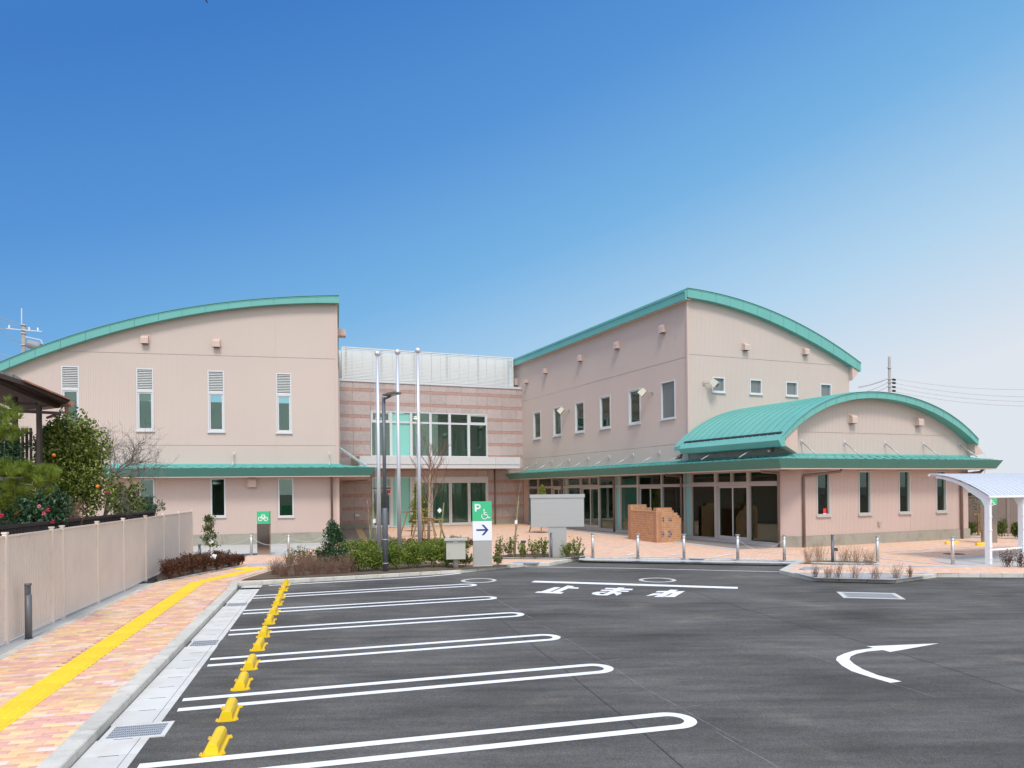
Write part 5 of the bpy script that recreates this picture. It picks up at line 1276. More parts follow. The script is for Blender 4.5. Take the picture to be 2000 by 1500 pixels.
# bollard lights --------------------------------------------------------
def blight(x, y, yt, wpx, label):
    p = G(x, y, PZ); k = p.y/FPX; r = wpx/2*k; hh = (y-yt)*k
    t = thing('bollard_light', label, 'bollard light', 'slim dark grey garden lights', p)
    mb = MB(); mb.tube([p, p+Z3*hh*.80], r, 20); mb.build('post', grey_paint, t, smooth=True)
    mb = MB(); q_ = p+Z3*(hh*.80+.006)
    n = 20; pr = [(math.cos(a)*r*.97, math.sin(a)*r*.97) for a in [2*math.pi*i/n for i in range(n)] if not (math.cos(a) > .45 and True)]
    mb.prism([q_+Vector((a, b, 0)) for a, b in pr], Z3*(hh*.17)); mb.build('head', grey_paint, t)
    mb = MB(); mb.tube([p+Z3*(hh*.965), p+Z3*hh], r, 20); mb.build('cap', grey_paint, t, smooth=True)
    mb = MB(); mb.lathe((p.x, p.y, p.z), [(r*1.25, 0), (r*1.25, .012)], 20); mb.build('foot', grey_paint, t)
blight(56, 1248, 1139.5, 12.5, 'dark grey round bollard light by the beige fence at far left')
blight(390.5, 1102, 1063, 5.5, 'dark grey bollard light among the red brown shrubs'); blight(1077, 1091, 1040.5, 4.5, 'dark grey bollard light at the left of the steel board post'); blight(1626.5, 1101.5, 1044, 6, 'dark grey bollard light standing in the twiggy island bed')
# tiled wall sculpture ---------------------------------------------------
tw = thing('tiled_wall', 'low stepped wall of small orange brown clay tiles on the plaza', 'wall', None, G(1288, 1060, PZ))
c0, cL, cR = G(1283, 1060, PZ), G(1232.5, 1053.5, PZ), G(1331, 1057.8, PZ)
PR = Pl((c0.x, c0.y), (cR.x-c0.x, cR.y-c0.y)); PLf = Pl((cL.x, cL.y), (c0.x-cL.x, c0.y-cL.y))
TS = .098
tiles = MB(); core = MB(); gsh = MB()
def tilewall(P, u0, u1, topf, tag=None, holes=(), core_d=.24):
    n = max(1, round((u1-u0)/TS)); w_ = (u1-u0)/n
    for i in range(n):
        a = u0+i*w_; b = a+w_; tz = topf((a+b)/2); m_ = max(1, round((tz-PZ)/TS)); hh = (tz-PZ)/m_
        core.pbox(P, a, b, PZ, tz-.004, -core_d, -.006); gsh.pbox(P, a, b, PZ, tz-.01, -.006, -.001)
        for j in range(m_):
            z = PZ+j*hh; hole = any(h[0] <= a+w_/2 <= h[1] and h[2] <= z+hh/2 <= h[3] for h in holes)
            tiles.mi = 3 if hole else R.choice((0, 0, 1, 2)); tiles.pbox(P, a+.007, b-.007, z+.007, z+hh-.007, -.006, .006+R.uniform(-.002, .002))
            if j == m_-1: tiles.pbox(P, a+.004, b-.004, tz-.004, tz+.008, -core_d+.004, .004)
LR = (cR-c0).length; LLn = (c0-cL).length
steps = [(PR.U(1311), 1.60), (PR.U(1316), 1.48), (PR.U(1321), 1.37), (PR.U(1325.7), 1.25), (9, 1.14)]
def topR(u):
    for s_, z_ in steps:
        if u < s_: return z_
    return 1.14
uh = [PR.U(x) for x in (1287, 1297, 1302.5, 1312)]; zh_ = [PR.Z(1298, y) for y in (1048.5, 1038.5, 1018.5, 1008)]
tilewall(PR, 0, LR, topR, holes=[(uh[0]-.02, uh[1], zh_[0], zh_[1]), (uh[2], uh[3], zh_[0], zh_[1]), (uh[0]-.02, uh[1], zh_[2], zh_[3]), (uh[2], uh[3], zh_[2], zh_[3])])
tilewall(PLf, 0, LLn, lambda u: 1.42)
rear = Pl((cL.x, cL.y), (PR.u.x, PR.u.y)); tilewall(rear, .0, 1.15, lambda u: 1.70 if u < .85 else 1.55)
core.build('wall_core', grout, tw); gsh.build('grout_bed', grout_pale, tw); tiles.build('clay_tiles', brickt+[brick_grey], tw, kind='stuff')
mb = MB(); mb.pbox(PLf, .05, LLn-.02, 1.43, 1.46, -.26, .02); mb.build('coping', brickt[2], tw)
# cycle canopy -------------------------------------------------------------
base = G(1931, 1102, PZ); cu_, cv_ = Vector((*UD, 0)), Vector((*VD, 0))
ct = thing('cycle_canopy', 'white arched cycle shelter with ribbed translucent roof at the right edge', 'cycle shelter', None, base)
zlo, zhi = 2.12, 2.81
def arcp(s):                                # s 0 (low, at post) .. 1 (high)
    return -0.10+1.95*s, zlo+(zhi-zlo)*(1-(1-s)**1.9)
def rp(s, u, dz=0): a, z = arcp(s); return Vector((base.x, base.y, 0))+cv_*a+cu_*u+Z3*(z+dz)
npn = 22; PW = .29
for k in range(npn):
    mb = MB(); n = 28; u0, u1 = -.06+k*PW+.008, -.06+(k+1)*PW-.008
    mb.prism([rp(i/n, u0, .012) for i in range(n+1)]+[rp(i/n, u0) for i in range(n, -1, -1)], cu_*(u1-u0))
    mb.build('roof_panel', roof_w, ct)
rb_ = MB()
for k in range(npn+1):
    for s_, dz, w2 in (((k), .012, .014), ((k+.5), .014, .006)):
        u = -.06+s_*PW
        if u > npn*PW-.05: continue
        rb_.prism([rp(i/28, u-w2, dz+.02) for i in range(29)]+[rp(i/28, u-w2, dz-.003) for i in range(28, -1, -1)], cu_*(2*w2))
rb_.build('roof_ribs', white_st, ct)
mb = MB(); mb.tube([rp(0, -.1, -.02), rp(0, npn*PW, -.02)], .035, 8); mb.build('eave_beam', white_st, ct); mb = MB(); mb.tube([rp(1, -.1, -.02), rp(1, npn*PW, -.02)], .035, 8); mb.build('rear_beam', white_st, ct)
for j, uu in enumerate((0.0, 1.55, 3.1, 4.65, 6.2)):
    o = Vector((base.x, base.y, 0))+cu_*uu; mb = MB()
    mb.box(o+Z3*PZ, cu_*.055, cv_*.075, Z3*(1.85-PZ)); ps = mb.build('post', white_st, ct)
    mb = MB(); lo = [o-cv_*.075+Z3*1.80, o+cv_*.075+Z3*1.80]; prof = []
    up = [rp(s, uu, -.04) for s in (0, .1, .2, .3, .45, .6, .75, .9)]
    dn = [rp(.9, uu, -.10), rp(.75, uu, -.115), rp(.6, uu, -.13), rp(.45, uu, -.16), rp(.32, uu, -.24), o+cv_*.2+Z3*2.02, o+cv_*.075+Z3*1.80, o-cv_*.075+Z3*1.80]
    mb.prism([p_-cu_*.03 for p_ in up+dn], cu_*.06); mb.build('rib_bracket', white_st, ct)
    mb = MB()
    for z in (.25, .6, 1.1, 1.5): mb.box(o+Z3*z-cv_*.076, cu_*.062, cv_*.012, Z3*.03)
    mb.build('post_clip', white_st, ps)
mb = MB(); mb.tube([Vector((base.x, base.y, .52))+cu_*.05, Vector((base.x, base.y, .52))+cu_*6.2], .035, 10); mb.build('guard_rail', white_st, ct)
# ================================================================ FENCES
d0 = G(0, 1263, PZ); d1 = G(286, 1135, PZ); PF = Pl((d0.x, d0.y), (d1.x-d0.x, d1.y-d0.y)); PF = Pl((d0.x, d0.y), PF.u)
fn = PF
ft_ = thing('sheet_fence', 'pale beige ribbed sheet fence running along the left of the walkway', 'fence', None, d0)
px_posts = [10, 101, 121.5, 190, 241, 284.5, 320, 350, 375.5]
us = [fn.U(x, 1100) for x in px_posts]; us = [us[0]-4.2, us[0]-2.1]+us
FZ = 1.84
for u in us:
    mb = MB(); mb.pbox(fn, u-.03, u+.03, PZ, FZ+.03, -.03, .035); po = mb.build('fence_post', tarp, ft_)
    mb = MB(); mb.pbox(fn, u-.04, u+.04, FZ+.03, FZ+.055, -.04, .045); mb.build('post_cap', tarp, po)
for a, b in zip(us, us[1:]):
    n = max(1, round((b-a)/.95))
    for k in range(n):
        p, q = a+(b-a)*k/n+(.032 if k == 0 else .004), a+(b-a)*(k+1)/n-(.032 if k == n-1 else .004)
        wall('fence_sheet', fn, p, q, PZ+.07, FZ-.03, [], ft_, tarp, pitch=.07, dep=.008, ratio=.6)
mb = MB(); mb.pbox(fn, us[0], us[-1]+.03, FZ-.03, FZ, -.025, .02); mb.pbox(fn, us[0], us[-1]+.03, PZ+.04, PZ+.07, -.025, .02); mb.build('fence_rail', tarp, ft_)
bo = MB()
for u in us:
    for z in (.5, .95, 1.4):
        for s in (-.05, .05): bo.pbox(fn, u+s-.006, u+s+.006, z-.006, z+.006, 0, .008)
bo.build('bolts', steel, ft_)
# dark rail fence of the neighbour
nf = thing('timber_fence', 'dark brown slatted rail fence just behind the beige sheet fence', 'fence', None, fn.pt(1, 0, -.45))
uu0, uu1 = fn.U(27, 1100), fn.U(335, 1100)
for z in (1.93, 1.72):
    mb = MB(); mb.pbox(fn, uu0, uu1, z-.03, z+.03, -.52, -.44); mb.build('rail', dk_wood, nf)
k = uu0+.05
while k < uu1:
    mb = MB(); mb.pbox(fn, k, k+.03, .6, 1.90, -.50, -.46); mb.build('slat', dk_wood, nf); k += .13
# far right fence
a, b = G(1880, 1043.5, PZ), G(2000, 1048, PZ); P4 = Pl((a.x, a.y), (b.x-a.x, b.y-a.y))
rf_ = thing('sheet_fence', 'dull brown ribbed sheet fence behind the cycle shelter at far right', 'fence', None, a)
for k in range(-4, 9):
    wall('fence_sheet', P4, k*1.9+.03, k*1.9+1.87, .2, 1.88, [], rf_, fence_far, pitch=.1, dep=.015); mb = MB(); mb.pbox(P4, k*1.9-.03, k*1.9+.03, .1, 1.92, -.03, .03); mb.build('fence_post', fence_far, rf_)
mb = MB(); mb.pbox(P4, -7.6, 17, 1.88, 1.93, -.04, .03); mb.build('fence_rail', fence_far, rf_)
psheet('fence_edging', [(1880, 1046), (2000, 1050.5), (2200, 1058), (2200, 1060.5), (2000, 1052.5), (1880, 1047.5)], MT['pale_edging'], PZ+.02)
cp = thing('carport', 'low white roof of a carport beyond the far right fence', 'carport', None, (24, 40, 0))
mb = MB(); p = P4.pt(-2, 2.05, -4.5); mb.box((p.x, p.y, 2.06), P4.u*5, P4.n*2.2, Z3*.12); mb.build('roof', white_al, cp)
for s_ in (-4.5, 0, 4.5): mb = MB(); c = p+P4.u*s_; mb.box((c.x, c.y, 0), P4.u*.06, P4.n*.06, Z3*2.05); mb.build('post', white_al, cp)
# ================================================================ NEIGHBOUR HOUSE
hs = thing('neighbour_house', 'dark timber veranda with tiled roof edge and copper gutter behind the trees', 'house', None, D(20, 960, 17))
e0, e1 = D(-170, 685, 14.5), D(136, 789, 17.0); off = Vector((-3.5, 3.6, .25))
rmid = D(45, 752, 16.2)
mb = MB(); mb.hexa([e0, rmid, rmid+off, e0+off], [p_+Z3*.10 for p_ in (e0, rmid, rmid+off, e0+off)]); mb.hexa([rmid, e1, e1+off, rmid+off], [p_+Z3*.08 for p_ in (rmid, e1, e1+off, rmid+off)]); rf0 = mb.build('roof', dk_wood, hs)
for k in range(11):
    mb = MB(); a, b = e0.lerp(rmid, k/11), e0.lerp(rmid, (k+1)/11-.01); mb.hexa([a+Z3*.10, b+Z3*.10, b+off+Z3*.10, a+off+Z3*.10], [a+Z3*.17, b+Z3*.13, b+off+Z3*.13, a+off+Z3*.17]); mb.build('roof_tile', tile_g, rf0)
mb = MB(); a, b = rmid.lerp(e1, 0), e1; mb.hexa([a+Z3*.08-off*.02, b+Z3*.08-off*.02, b+off+Z3*.08, a+off+Z3*.08], [q_+Z3*.035 for q_ in (a+Z3*.08-off*.02, b+Z3*.08-off*.02, b+off+Z3*.08, a+off+Z3*.08)]); mb.build('copper_roof', copper, rf0)
mb = MB(); mb.tube([e1-off*.04+Z3*.0, e1+off], .055, 10); mb.build('gutter', copper, hs)
mb = MB(); q0 = e1+off*.05; mb.tube([q0, q0-Z3*.18], [.06, .035], 8); mb.tube([q0-Z3*.18, D(118, 806, 17.0), D(92, 816, 17.2)], .03, 8); mb.build('gutter_outlet', copper, hs)
mb = MB(); mb.tube([e0+Vector((.4, .5, -.12)), e1+Vector((-.5, .4, .0))], .07, 4); mb.build('edge_beam', dk_wood, hs)
for x0, yt in ((31, 775), (78, 791), (-60, 745)):
    p = D(x0, 960, 16.9); mb = MB(); zz = D(x0, yt, 16.9).z; mb.box((p.x, p.y, .1), (.042, 0, 0), (0, .042, 0), Z3*(zz-.1)); mb.build('post', dk_wood, hs)
for (x0, y0_), (x1, y1_) in (((25, 787), (72, 789.5)), ((34, 803), (118, 807)), ((-60, 798), (30, 802))):
    mb = MB(); mb.tube([D(x0, y0_, 16.9), D(x1, y1_, 16.9)], .045, 4); mb.build('beam', dk_wood, hs)
mb = MB(); mb.tube([D(-60, 832, 16.9), D(62, 846, 16.9)], .05, 4); mb.tube([D(-60, 903, 16.9), D(62, 905, 16.9)], .05, 4); mb.build('balcony_rail', dk_wood, hs)
for k in range(16):
    x = -60+k*8; mb = MB(); a, b = D(x, 836, 16.95), D(x, 905, 16.95); mb.box((a.x, a.y, b.z), (.022, 0, 0), (0, .02, 0), Z3*(a.z-b.z)); mb.build('slat', dk_wood, hs)
mb = MB(); p = D(-30, 960, 18.6); mb.box((p.x, p.y, .1), (1.6, 0, 0), (0, .1, 0), Z3*2.9); mb.build('house_wall', dk_wood, hs)
# ================================================================ POLES AND WIRES
up = thing('utility_pole', 'concrete utility pole with cross arm and transformer above the left roof', 'utility pole', None, D(46, 960, 62))
p = D(46, 634, 62); pb_ = D(46, 960, 62); mb = MB(); mb.tube([(p.x, p.y, 0), (p.x, p.y, p.z)], [.21, .17], 12); mb.build('pole', pole_c, up, smooth=True)
mb = MB(); mb.tube([D(42.3, 634, 62), D(42.2, 602, 62)], .045, 6); mb.build('lightning_rod', white_al, up)
mb = MB(); mb.tube([D(13, 641.5, 61.8), D(82, 647.5, 61.8)], .05, 4); mb.build('cross_arm', white_al, up)
mb = MB(); mb.tube([D(50, 657.5, 61.8), D(80, 664, 61.8), D(84, 674, 61.8)], .05, 4); mb.build('bracket', white_al, up)
for x, y in ((18, 641), (57, 645), (74, 646)):
    mb = MB(); c = D(x, y, 61.8); mb.lathe(c, [(.05, 0), (.075, .05), (.055, .1), (.075, .16), (.05, .24)], 10); mb.build('insulator', white_p, up)
mb = MB(); a, b = D(54, 671, 61.5), D(80, 678, 61.5); mb.tube([a, a.lerp(b, .12), b.lerp(a, .12), b], [.28, .36, .36, .28], 14); mb.build('transformer', mat('transformer_grey', (.26, .27, .28), .5, .2), up)
for z in (636, 652, 675): mb = MB(); c = D(46, z, 62); mb.lathe((c.x, c.y, c.z), [(.24, 0), (.24, .08)], 12); mb.build('band', galv, up)
rp_ = thing('utility_pole', 'slim utility pole rising behind the barrel roof on the right', 'utility pole', None, D(1737, 960, 70))
p = D(1737, 696.5, 70); mb = MB(); mb.tube([(p.x, p.y, 0), (p.x, p.y, p.z)], [.19, .125], 12); mb.build('pole', pole_c, rp_, smooth=True)
for y in (719, 741, 747.5, 755.5): mb = MB(); c = D(1737, y, 70); mb.lathe((c.x, c.y, c.z), [(.2, 0), (.2, .06)], 12); mb.build('band', galv, rp_)
for y in (741, 747.5, 755.5, 763): mb = MB(); mb.tube([D(1743, y, 70), D(1749, y+1, 70)], .1, 6); mb.build('insulator', black_m, rp_)
def wire(a, b, sag, label, r=.022, n=14, ins=None):
    mb = MB(); mb.tube([a.lerp(b, k/n)-Z3*sag*(1-(2*k/n-1)**2) for k in range(n+1)], r, 5)
    o = mb.build('overhead_wire', wire_m, label=label, category='wire', group='overhead wires from the utility poles')
for i, (y0_, y1_) in enumerate(((739.5, 755), (748, 771.5), (756.5, 781), (764.5, 790))):
    wire(D(1746, y0_, 70), D(2100, y1_+2, 62), .5, 'pale overhead wire right of the slim pole, %s from the top' % ['first', 'second', 'third', 'fourth'][i])
for i, (y0_, y1_) in enumerate(((740, 755.5), (740.5, 757.5), (748, 768), (756, 775))):
    wire(D(1733, y0_, 70), D(1676 if i < 2 else 1680, y1_, 74), .1, 'pale overhead wire left of the slim pole, %s from the top' % ['first', 'second', 'third', 'fourth'][i])
for i, ((x0, y0_), (x1, y1_)) in enumerate((((42, 633), (-40, 597)), ((38, 637), (-40, 607)), ((12, 641), (-40, 632)), ((42, 671), (-20, 629)), ((60, 704), (-60, 670)), ((60, 714), (-60, 676)), ((40, 716), (-60, 690)))):
    wire(D(x0, y0_, 61.8), D(x1, y1_, 55), .15, 'overhead wire at far left, %s counted from the top' % ['first', 'second', 'third', 'fourth', 'fifth', 'sixth', 'seventh'][i])
# bird at the top edge
p = D(403.5, 2, 45); bt_ = thing('bird', 'small dark bird cut off by the top edge of the sky', 'bird', None, p)
mb = MB(); mb.tube([p+Vector((-.22, 0, .42)), p+Vector((-.1, 0, .22)), p+Vector((0, 0, 0)), p+Vector((.05, 0, -.14))], [.02, .07, .05, .01], 8); mb.build('body', mat('bird_blue', (.01, .02, .09), .6), bt_, smooth=True)
mb = MB(); mb.prism([p+Vector((-.1, 0, .24)), p+Vector((-.5, .2, .55)), p+Vector((-.25, .1, .6)), p+Vector((-.08, 0, .34))], (0, .01, .01)); mb.prism([p+Vector((-.05, 0, .24)), p+Vector((.3, .2, .6)), p+Vector((.1, .1, .62)), p+Vector((-.08, 0, .34))], (0, .01, .01)); mb.build('wing', MT['bird_blue'], bt_)
# ================================================================ PLANTS
ORD = ['first', 'second', 'third', 'fourth', 'fifth', 'sixth', 'seventh', 'eighth', 'ninth', 'tenth', 'eleventh', 'twelfth']
rr = random.Random(11)
def leaf_at(mb, p, size, up=.4, asp=.5, droop=None):
    d = Vector((rr.gauss(0, 1), rr.gauss(0, 1), rr.gauss(0, 1)+up)); d = d.normalized() if droop is None else (d*.6+droop).normalized()
    s = d.orthogonal().normalized(); s = (Matrix.Rotation(rr.random()*6.28, 3, d) @ s)*size*asp*.5; n = d.cross(s).normalized()*size*.10
    b = mb.vs([p-d*size*.5, p+s+n, p+d*size*.5, p-s+n]); mb.f.append((b, b+1, b+2, b+3)); mb.m.append(mb.mi)
def cloud(mb, c, r, n, size, hollow=.55, up=.4, asp=.5, lumps=None):
    c = Vector(c); rx, ry, rz = r
    for _ in range(n):
        while True:
            v = Vector((rr.uniform(-1, 1), rr.uniform(-1, 1), rr.uniform(-1, 1)))
            if hollow*rr.random()**.5 < v.length < 1: break
        leaf_at(mb, c+Vector((v.x*rx, v.y*ry, v.z*rz)), size*rr.uniform(.6, 1.25), up, asp)
def lumpy(mb, c, r, n, size, k=9, spread=.62, **kw):
    c = Vector(c)
    for i in range(k):
        v = Vector((rr.uniform(-1, 1), rr.uniform(-1, 1), rr.uniform(-.9, 1))); v = v.normalized()*spread*rr.uniform(.5, 1)
        s = rr.uniform(.36, .62); cc = c+Vector((v.x*r[0], v.y*r[1], v.z*r[2]))
        cloud(mb, cc, (r[0]*s, r[1]*s, r[2]*s), n//k, size, **kw)
def branch(mb, p, d, L_, r, depth, spread=.5, up=.15, tips=None, n=4, kids=3):
    pts = [p]; rad = [r]; q = p; dd = d.normalized(); m = 4
    for k in range(m):
        dd = (dd+Vector((rr.gauss(0, .10), rr.gauss(0, .10), rr.gauss(0, .06)+up*.2))).normalized(); q = q+dd*L_/m; pts.append(q); rad.append(r*(1-.5*(k+1)/m))
    mb.tube(pts, rad, n, caps=False)
    if tips is not None and depth <= 1: tips += pts[2:]
    if depth <= 0: return
    for k in range(kids):
        t = rr.uniform(.35, 1); i = min(m, int(t*m)+1); a = rr.random()*6.28; side = Matrix.Rotation(a, 3, dd) @ dd.orthogonal().normalized()
        branch(mb, pts[i], dd*(1-spread)+side*spread*rr.uniform(.7, 1.2)+Z3*up, L_*rr.uniform(.55, .8), max(.0018, r*.55), depth-1, spread, up, tips, 3, kids)
def shrub(name, x, y, wpx, hpx, label, m, group=None, n=420, size=.055, z=PZ+.02, stem=bark_d, k=8, asp=.45, up=.5, sprigs=8):
    p = G(x, y, z); q = p.y/FPX; w_, h_ = wpx*q/2, hpx*q
    t = thing(name, label, 'shrub', group, p)
    st = MB(); fo = MB(); tips = []
    for i in range(sprigs):
        a = rr.random()*6.28; d = Vector((math.cos(a)*w_*.8, math.sin(a)*w_*.6, h_*rr.uniform(.65, .98)))
        st.tube([p+d*.02, p+d*.5+Z3*h_*.06, p+d], [.007, .005, .002], 3, caps=False)
        for j in range(10): leaf_at(fo, p+d*rr.uniform(.55, 1.02)+Vector((rr.gauss(0, .03), rr.gauss(0, .03), rr.gauss(0, .02))), size*rr.uniform(.7, 1.2), up, asp)
    lumpy(fo, p+Z3*h_*.5, (w_, w_*.75, h_*.46), int(n*1.5), size, k=k, up=up, asp=asp); cloud(fo, p+Z3*h_*.45, (w_*.85, w_*.65, h_*.45), int(n*.7), size, hollow=.2, up=up, asp=asp)
    st.build('stems', stem, t, kind='stuff'); fo.build('foliage', m, t, kind='stuff')
    return t
# front bed, leafy green shrubs
gG = 'leafy green shrubs in the bed round the flagpoles'; gl_ = 'leafy green shrub in the bed round the flagpoles and street lamp'
for kk_, (x, y, w_, h_) in enumerate(sorted(((702, 1116, 56, 46), (734, 1114, 50, 50), (775, 1112, 60, 52), (808, 1109, 52, 54), (846, 1107, 56, 50), (872, 1107, 44, 44), (722, 1100, 50, 46), (765, 1100, 56, 44), (800, 1096, 50, 44), (835, 1094, 54, 46), (866, 1092, 50, 42)))):
    shrub('green_shrub', x, y, w_, h_, 'leafy green shrub round the flagpoles, %s from the left' % ORD[kk_], lf_green, gG, n=620, size=.085)
gB = 'darker clipped shrubs along the rear of the flagpole bed'
for kk_, (x, y, w_, h_) in enumerate(sorted(((675, 1083, 52, 34), (706, 1081, 54, 34), (738, 1080, 50, 32), (770, 1078, 46, 32), (850, 1078, 56, 32), (885, 1078, 44, 34), (815, 1078, 40, 30), (905, 1084, 34, 38), (900, 1100, 36, 30)))):
    shrub('green_shrub', x, y, w_, h_, 'low dark green shrub along the rear of the flagpole bed, %s from the left' % ORD[kk_], lf_green, gB, n=520, size=.07, k=10)
gP = 'purple brown low shrubs behind the flagpole bed'
for kk_, x in enumerate(sorted((800, 825, 850, 876, 902, 920))):
    shrub('purple_shrub', x, 1066, 30, 17, 'low purple brown shrub behind the flagpole bed, %s from the left' % ORD[kk_], lf_red, gP, n=260, size=.06, k=6)
# twiggy brown shrubs front left of bed
def twigs(x, y, wpx, hpx, label, group, n=60, leaves=0, m=bark_d, lm=None, z=PZ+.02, fan=1., name='bare_shrub', size=.03, r0=.004, at=None):
    p = at or G(x, y, z); q = p.y/FPX; w_, h_ = wpx*q/2, hpx*q
    t = thing(name, label, 'shrub', group, p); st = MB(); fo = MB()
    for i in range(n):
        a = rr.random()*6.28; b0 = p+Vector((rr.gauss(0, w_*.22), rr.gauss(0, w_*.18), 0)); rad = w_*fan*rr.random()**.6*.85
        d = Vector((math.cos(a)*rad, math.sin(a)*rad*.7, h_*rr.uniform(.45, 1.0)))
        mid = b0+d*.5+Vector((rr.gauss(0, .02), rr.gauss(0, .02), h_*.05)); e = b0+d
        st.tube([b0, mid, e], [r0, r0*.7, r0*.3], 3, caps=False)
        for j in range(3):
            s = b0.lerp(e, rr.uniform(.35, .9)); st.tube([s, s+Vector((rr.gauss(0, .05), rr.gauss(0, .05), rr.uniform(.03, .12)))*max(.6, h_)], [r0*.5, r0*.25], 3, caps=False)
        for j in range(leaves): leaf_at(fo, b0.lerp(e, rr.uniform(.3, 1.02))+Vector((rr.gauss(0, .02), rr.gauss(0, .02), 0)), size*rr.uniform(.6, 1.3))
    st.build('twigs', m, t, kind='stuff')
    if leaves: fo.build('leaves', lm or lf_dry, t, kind='stuff')
    return t
gT = 'brown twiggy shrubs at the left end of the flagpole bed'
dryb = mat('dry_twig', (.27, .16, .115), .9, var=.2, vscale=8)
for kk_, (x, y, w_, h_) in enumerate(sorted(((538, 1122, 40, 30), (556, 1126, 56, 42), (585, 1124, 56, 44), (616, 1122, 56, 42), (645, 1121, 50, 40), (674, 1119, 44, 40), (600, 1114, 60, 40), (690, 1117, 34, 36)))):
    twigs(x, y, w_, h_, 'dense brown twiggy shrub at the left end of the flagpole bed, %s from the left' % ORD[kk_], gT, n=130, leaves=3, m=dryb, size=.028, r0=.0035)
gO = 'upright olive shrubs behind the brown twigs'
for kk_, (x, y, w_, h_) in enumerate(sorted(((566, 1108, 26, 40), (585, 1106, 24, 42), (602, 1106, 30, 34), (622, 1104, 32, 36), (640, 1104, 30, 34)))):
    twigs(x, y, w_, h_, 'upright olive green shrub behind the brown twigs, %s from the left' % ORD[kk_], gO, n=26, leaves=16, lm=lf_olive, name='olive_shrub', size=.06)
# dark green sapling
def sapling(x, y, wpx, hpx, label, m, n=1500, size=.06, taper=1., name='sapling', cat='small tree', trunk=bark_g, z=PZ+.02, group=None, low=.1):
    p = G(x, y, z); q = p.y/FPX; w_, h_ = wpx*q/2, hpx*q
    t = thing(name, label, cat, group, p); st = MB(); fo = MB()
    st.tube([p, p+Z3*h_*.5+Vector((.02, 0, 0)), p+Z3*h_*.97], [.022, .014, .004], 6)
    for i in range(34):
        f = rr.uniform(low, .95); a = rr.random()*6.28; L_ = w_*(1-f*taper*.85)*rr.uniform(.5, 1.12); s = p+Z3*h_*f; e = s+Vector((math.cos(a)*L_, math.sin(a)*L_, L_*rr.uniform(.1, .6)))
        st.tube([s, (s+e)/2-Z3*.01, e], [.006, .004, .002], 3, caps=False)
        for j in range(n//34): v = rr.uniform(.25, 1.08); leaf_at(fo, s.lerp(e, v)+Vector((rr.gauss(0, .05), rr.gauss(0, .05), rr.gauss(0, .05)))*w_*2.4, size*rr.uniform(.6, 1.2), .3, .5)
    st.build('trunk', trunk, t); fo.build('crown', m, t, kind='stuff'); return t
sapling(652, 1113, 76, 92, 'dark green glossy sapling with narrow top in front of the hall corner', lf_camel, 4200, .085)
sapling(410, 1090, 40, 86, 'slim leafy sapling carrying a white tag in the red brown bed', lf_dark, 1300, .085, taper=.7)
tg = MB(); p = D(411, 1057, G(410, 1090, PZ).y-.35); tg.hexa([p+Vector((-.13, 0, 0)), p+Vector((0, 0, -.11)), p+Vector((.13, 0, -.03)), p+Vector((0, 0, .09))], [p+Vector((-.13, .01, 0)), p+Vector((0, .01, -.11)), p+Vector((.13, .01, -.03)), p+Vector((0, .01, .09))]); tg.build('plant_tag', white_p, label='white diamond tag hanging in the slim sapling at left', category='tag')
t = thing('plant_label', 'small tilted white plant label on a thin stake in front of red brown shrubs', 'plant label', None, G(416, 1117, PZ))
p = G(416, 1117, PZ); q_ = p.y/FPX; mb = MB(); mb.tube([p, p+Z3*28*q_], .011, 6); mb.build('stake', pole_c, t); mb = MB(); c = p+Z3*29*q_; mb.hexa([c+Vector((-.07, -.04, -.02)), c+Vector((.09, -.04, -.05)), c+Vector((.09, .08, .05)), c+Vector((-.07, .08, .08))], [c+Vector((-.07, -.04, -.01)), c+Vector((.09, -.04, -.04)), c+Vector((.09, .08, .06)), c+Vector((-.07, .08, .09))]); mb.build('plate', white_p, t)
for x, y, zz, lb in ((1022, 1090, 1057, 'small dark plant label among shrubs left of the steel board'), (1632, 1101, 1072, 'small dark tilted plant label beside the island bollard light')):
    p = G(x, y, PZ); q_ = p.y/FPX; t = thing('plant_label', lb, 'plant label', None, p); mb = MB(); mb.tube([p, p+Z3*(y-zz-3)*q_], .008, 6); mb.build('stake', pole_c, t)
    c = p+Z3*(y-zz-3)*q_; mb = MB(); mb.hexa([c+Vector((-.08, .0, -.02)), c+Vector((.08, .0, -.02)), c+Vector((.11, .1, .06)), c+Vector((-.08, .1, .06))], [c+Vector((-.08, .0, -.01)), c+Vector((.08, .0, -.01)), c+Vector((.11, .1, .07)), c+Vector((-.08, .1, .07))]); mb.build('plate', black_m, t)
gR = 'red brown shrubs at the foot of the beige fence'
for kk_, (x, y, w_, h_) in enumerate(sorted(((330, 1131, 44, 40), (352, 1126, 44, 40), (376, 1121, 44, 38), (400, 1117, 44, 38), (424, 1113, 40, 34), (448, 1108, 38, 30), (466, 1104, 28, 24), (340, 1118, 40, 30), (370, 1112, 40, 34), (432, 1102, 40, 30), (395, 1104, 40, 28)))):
    shrub('red_brown_shrub', x, y, w_, h_, 'red brown leaved shrub at the foot of the beige fence, %s from the left' % ORD[kk_], lf_red, gR, n=430, size=.06, k=14, sprigs=34)
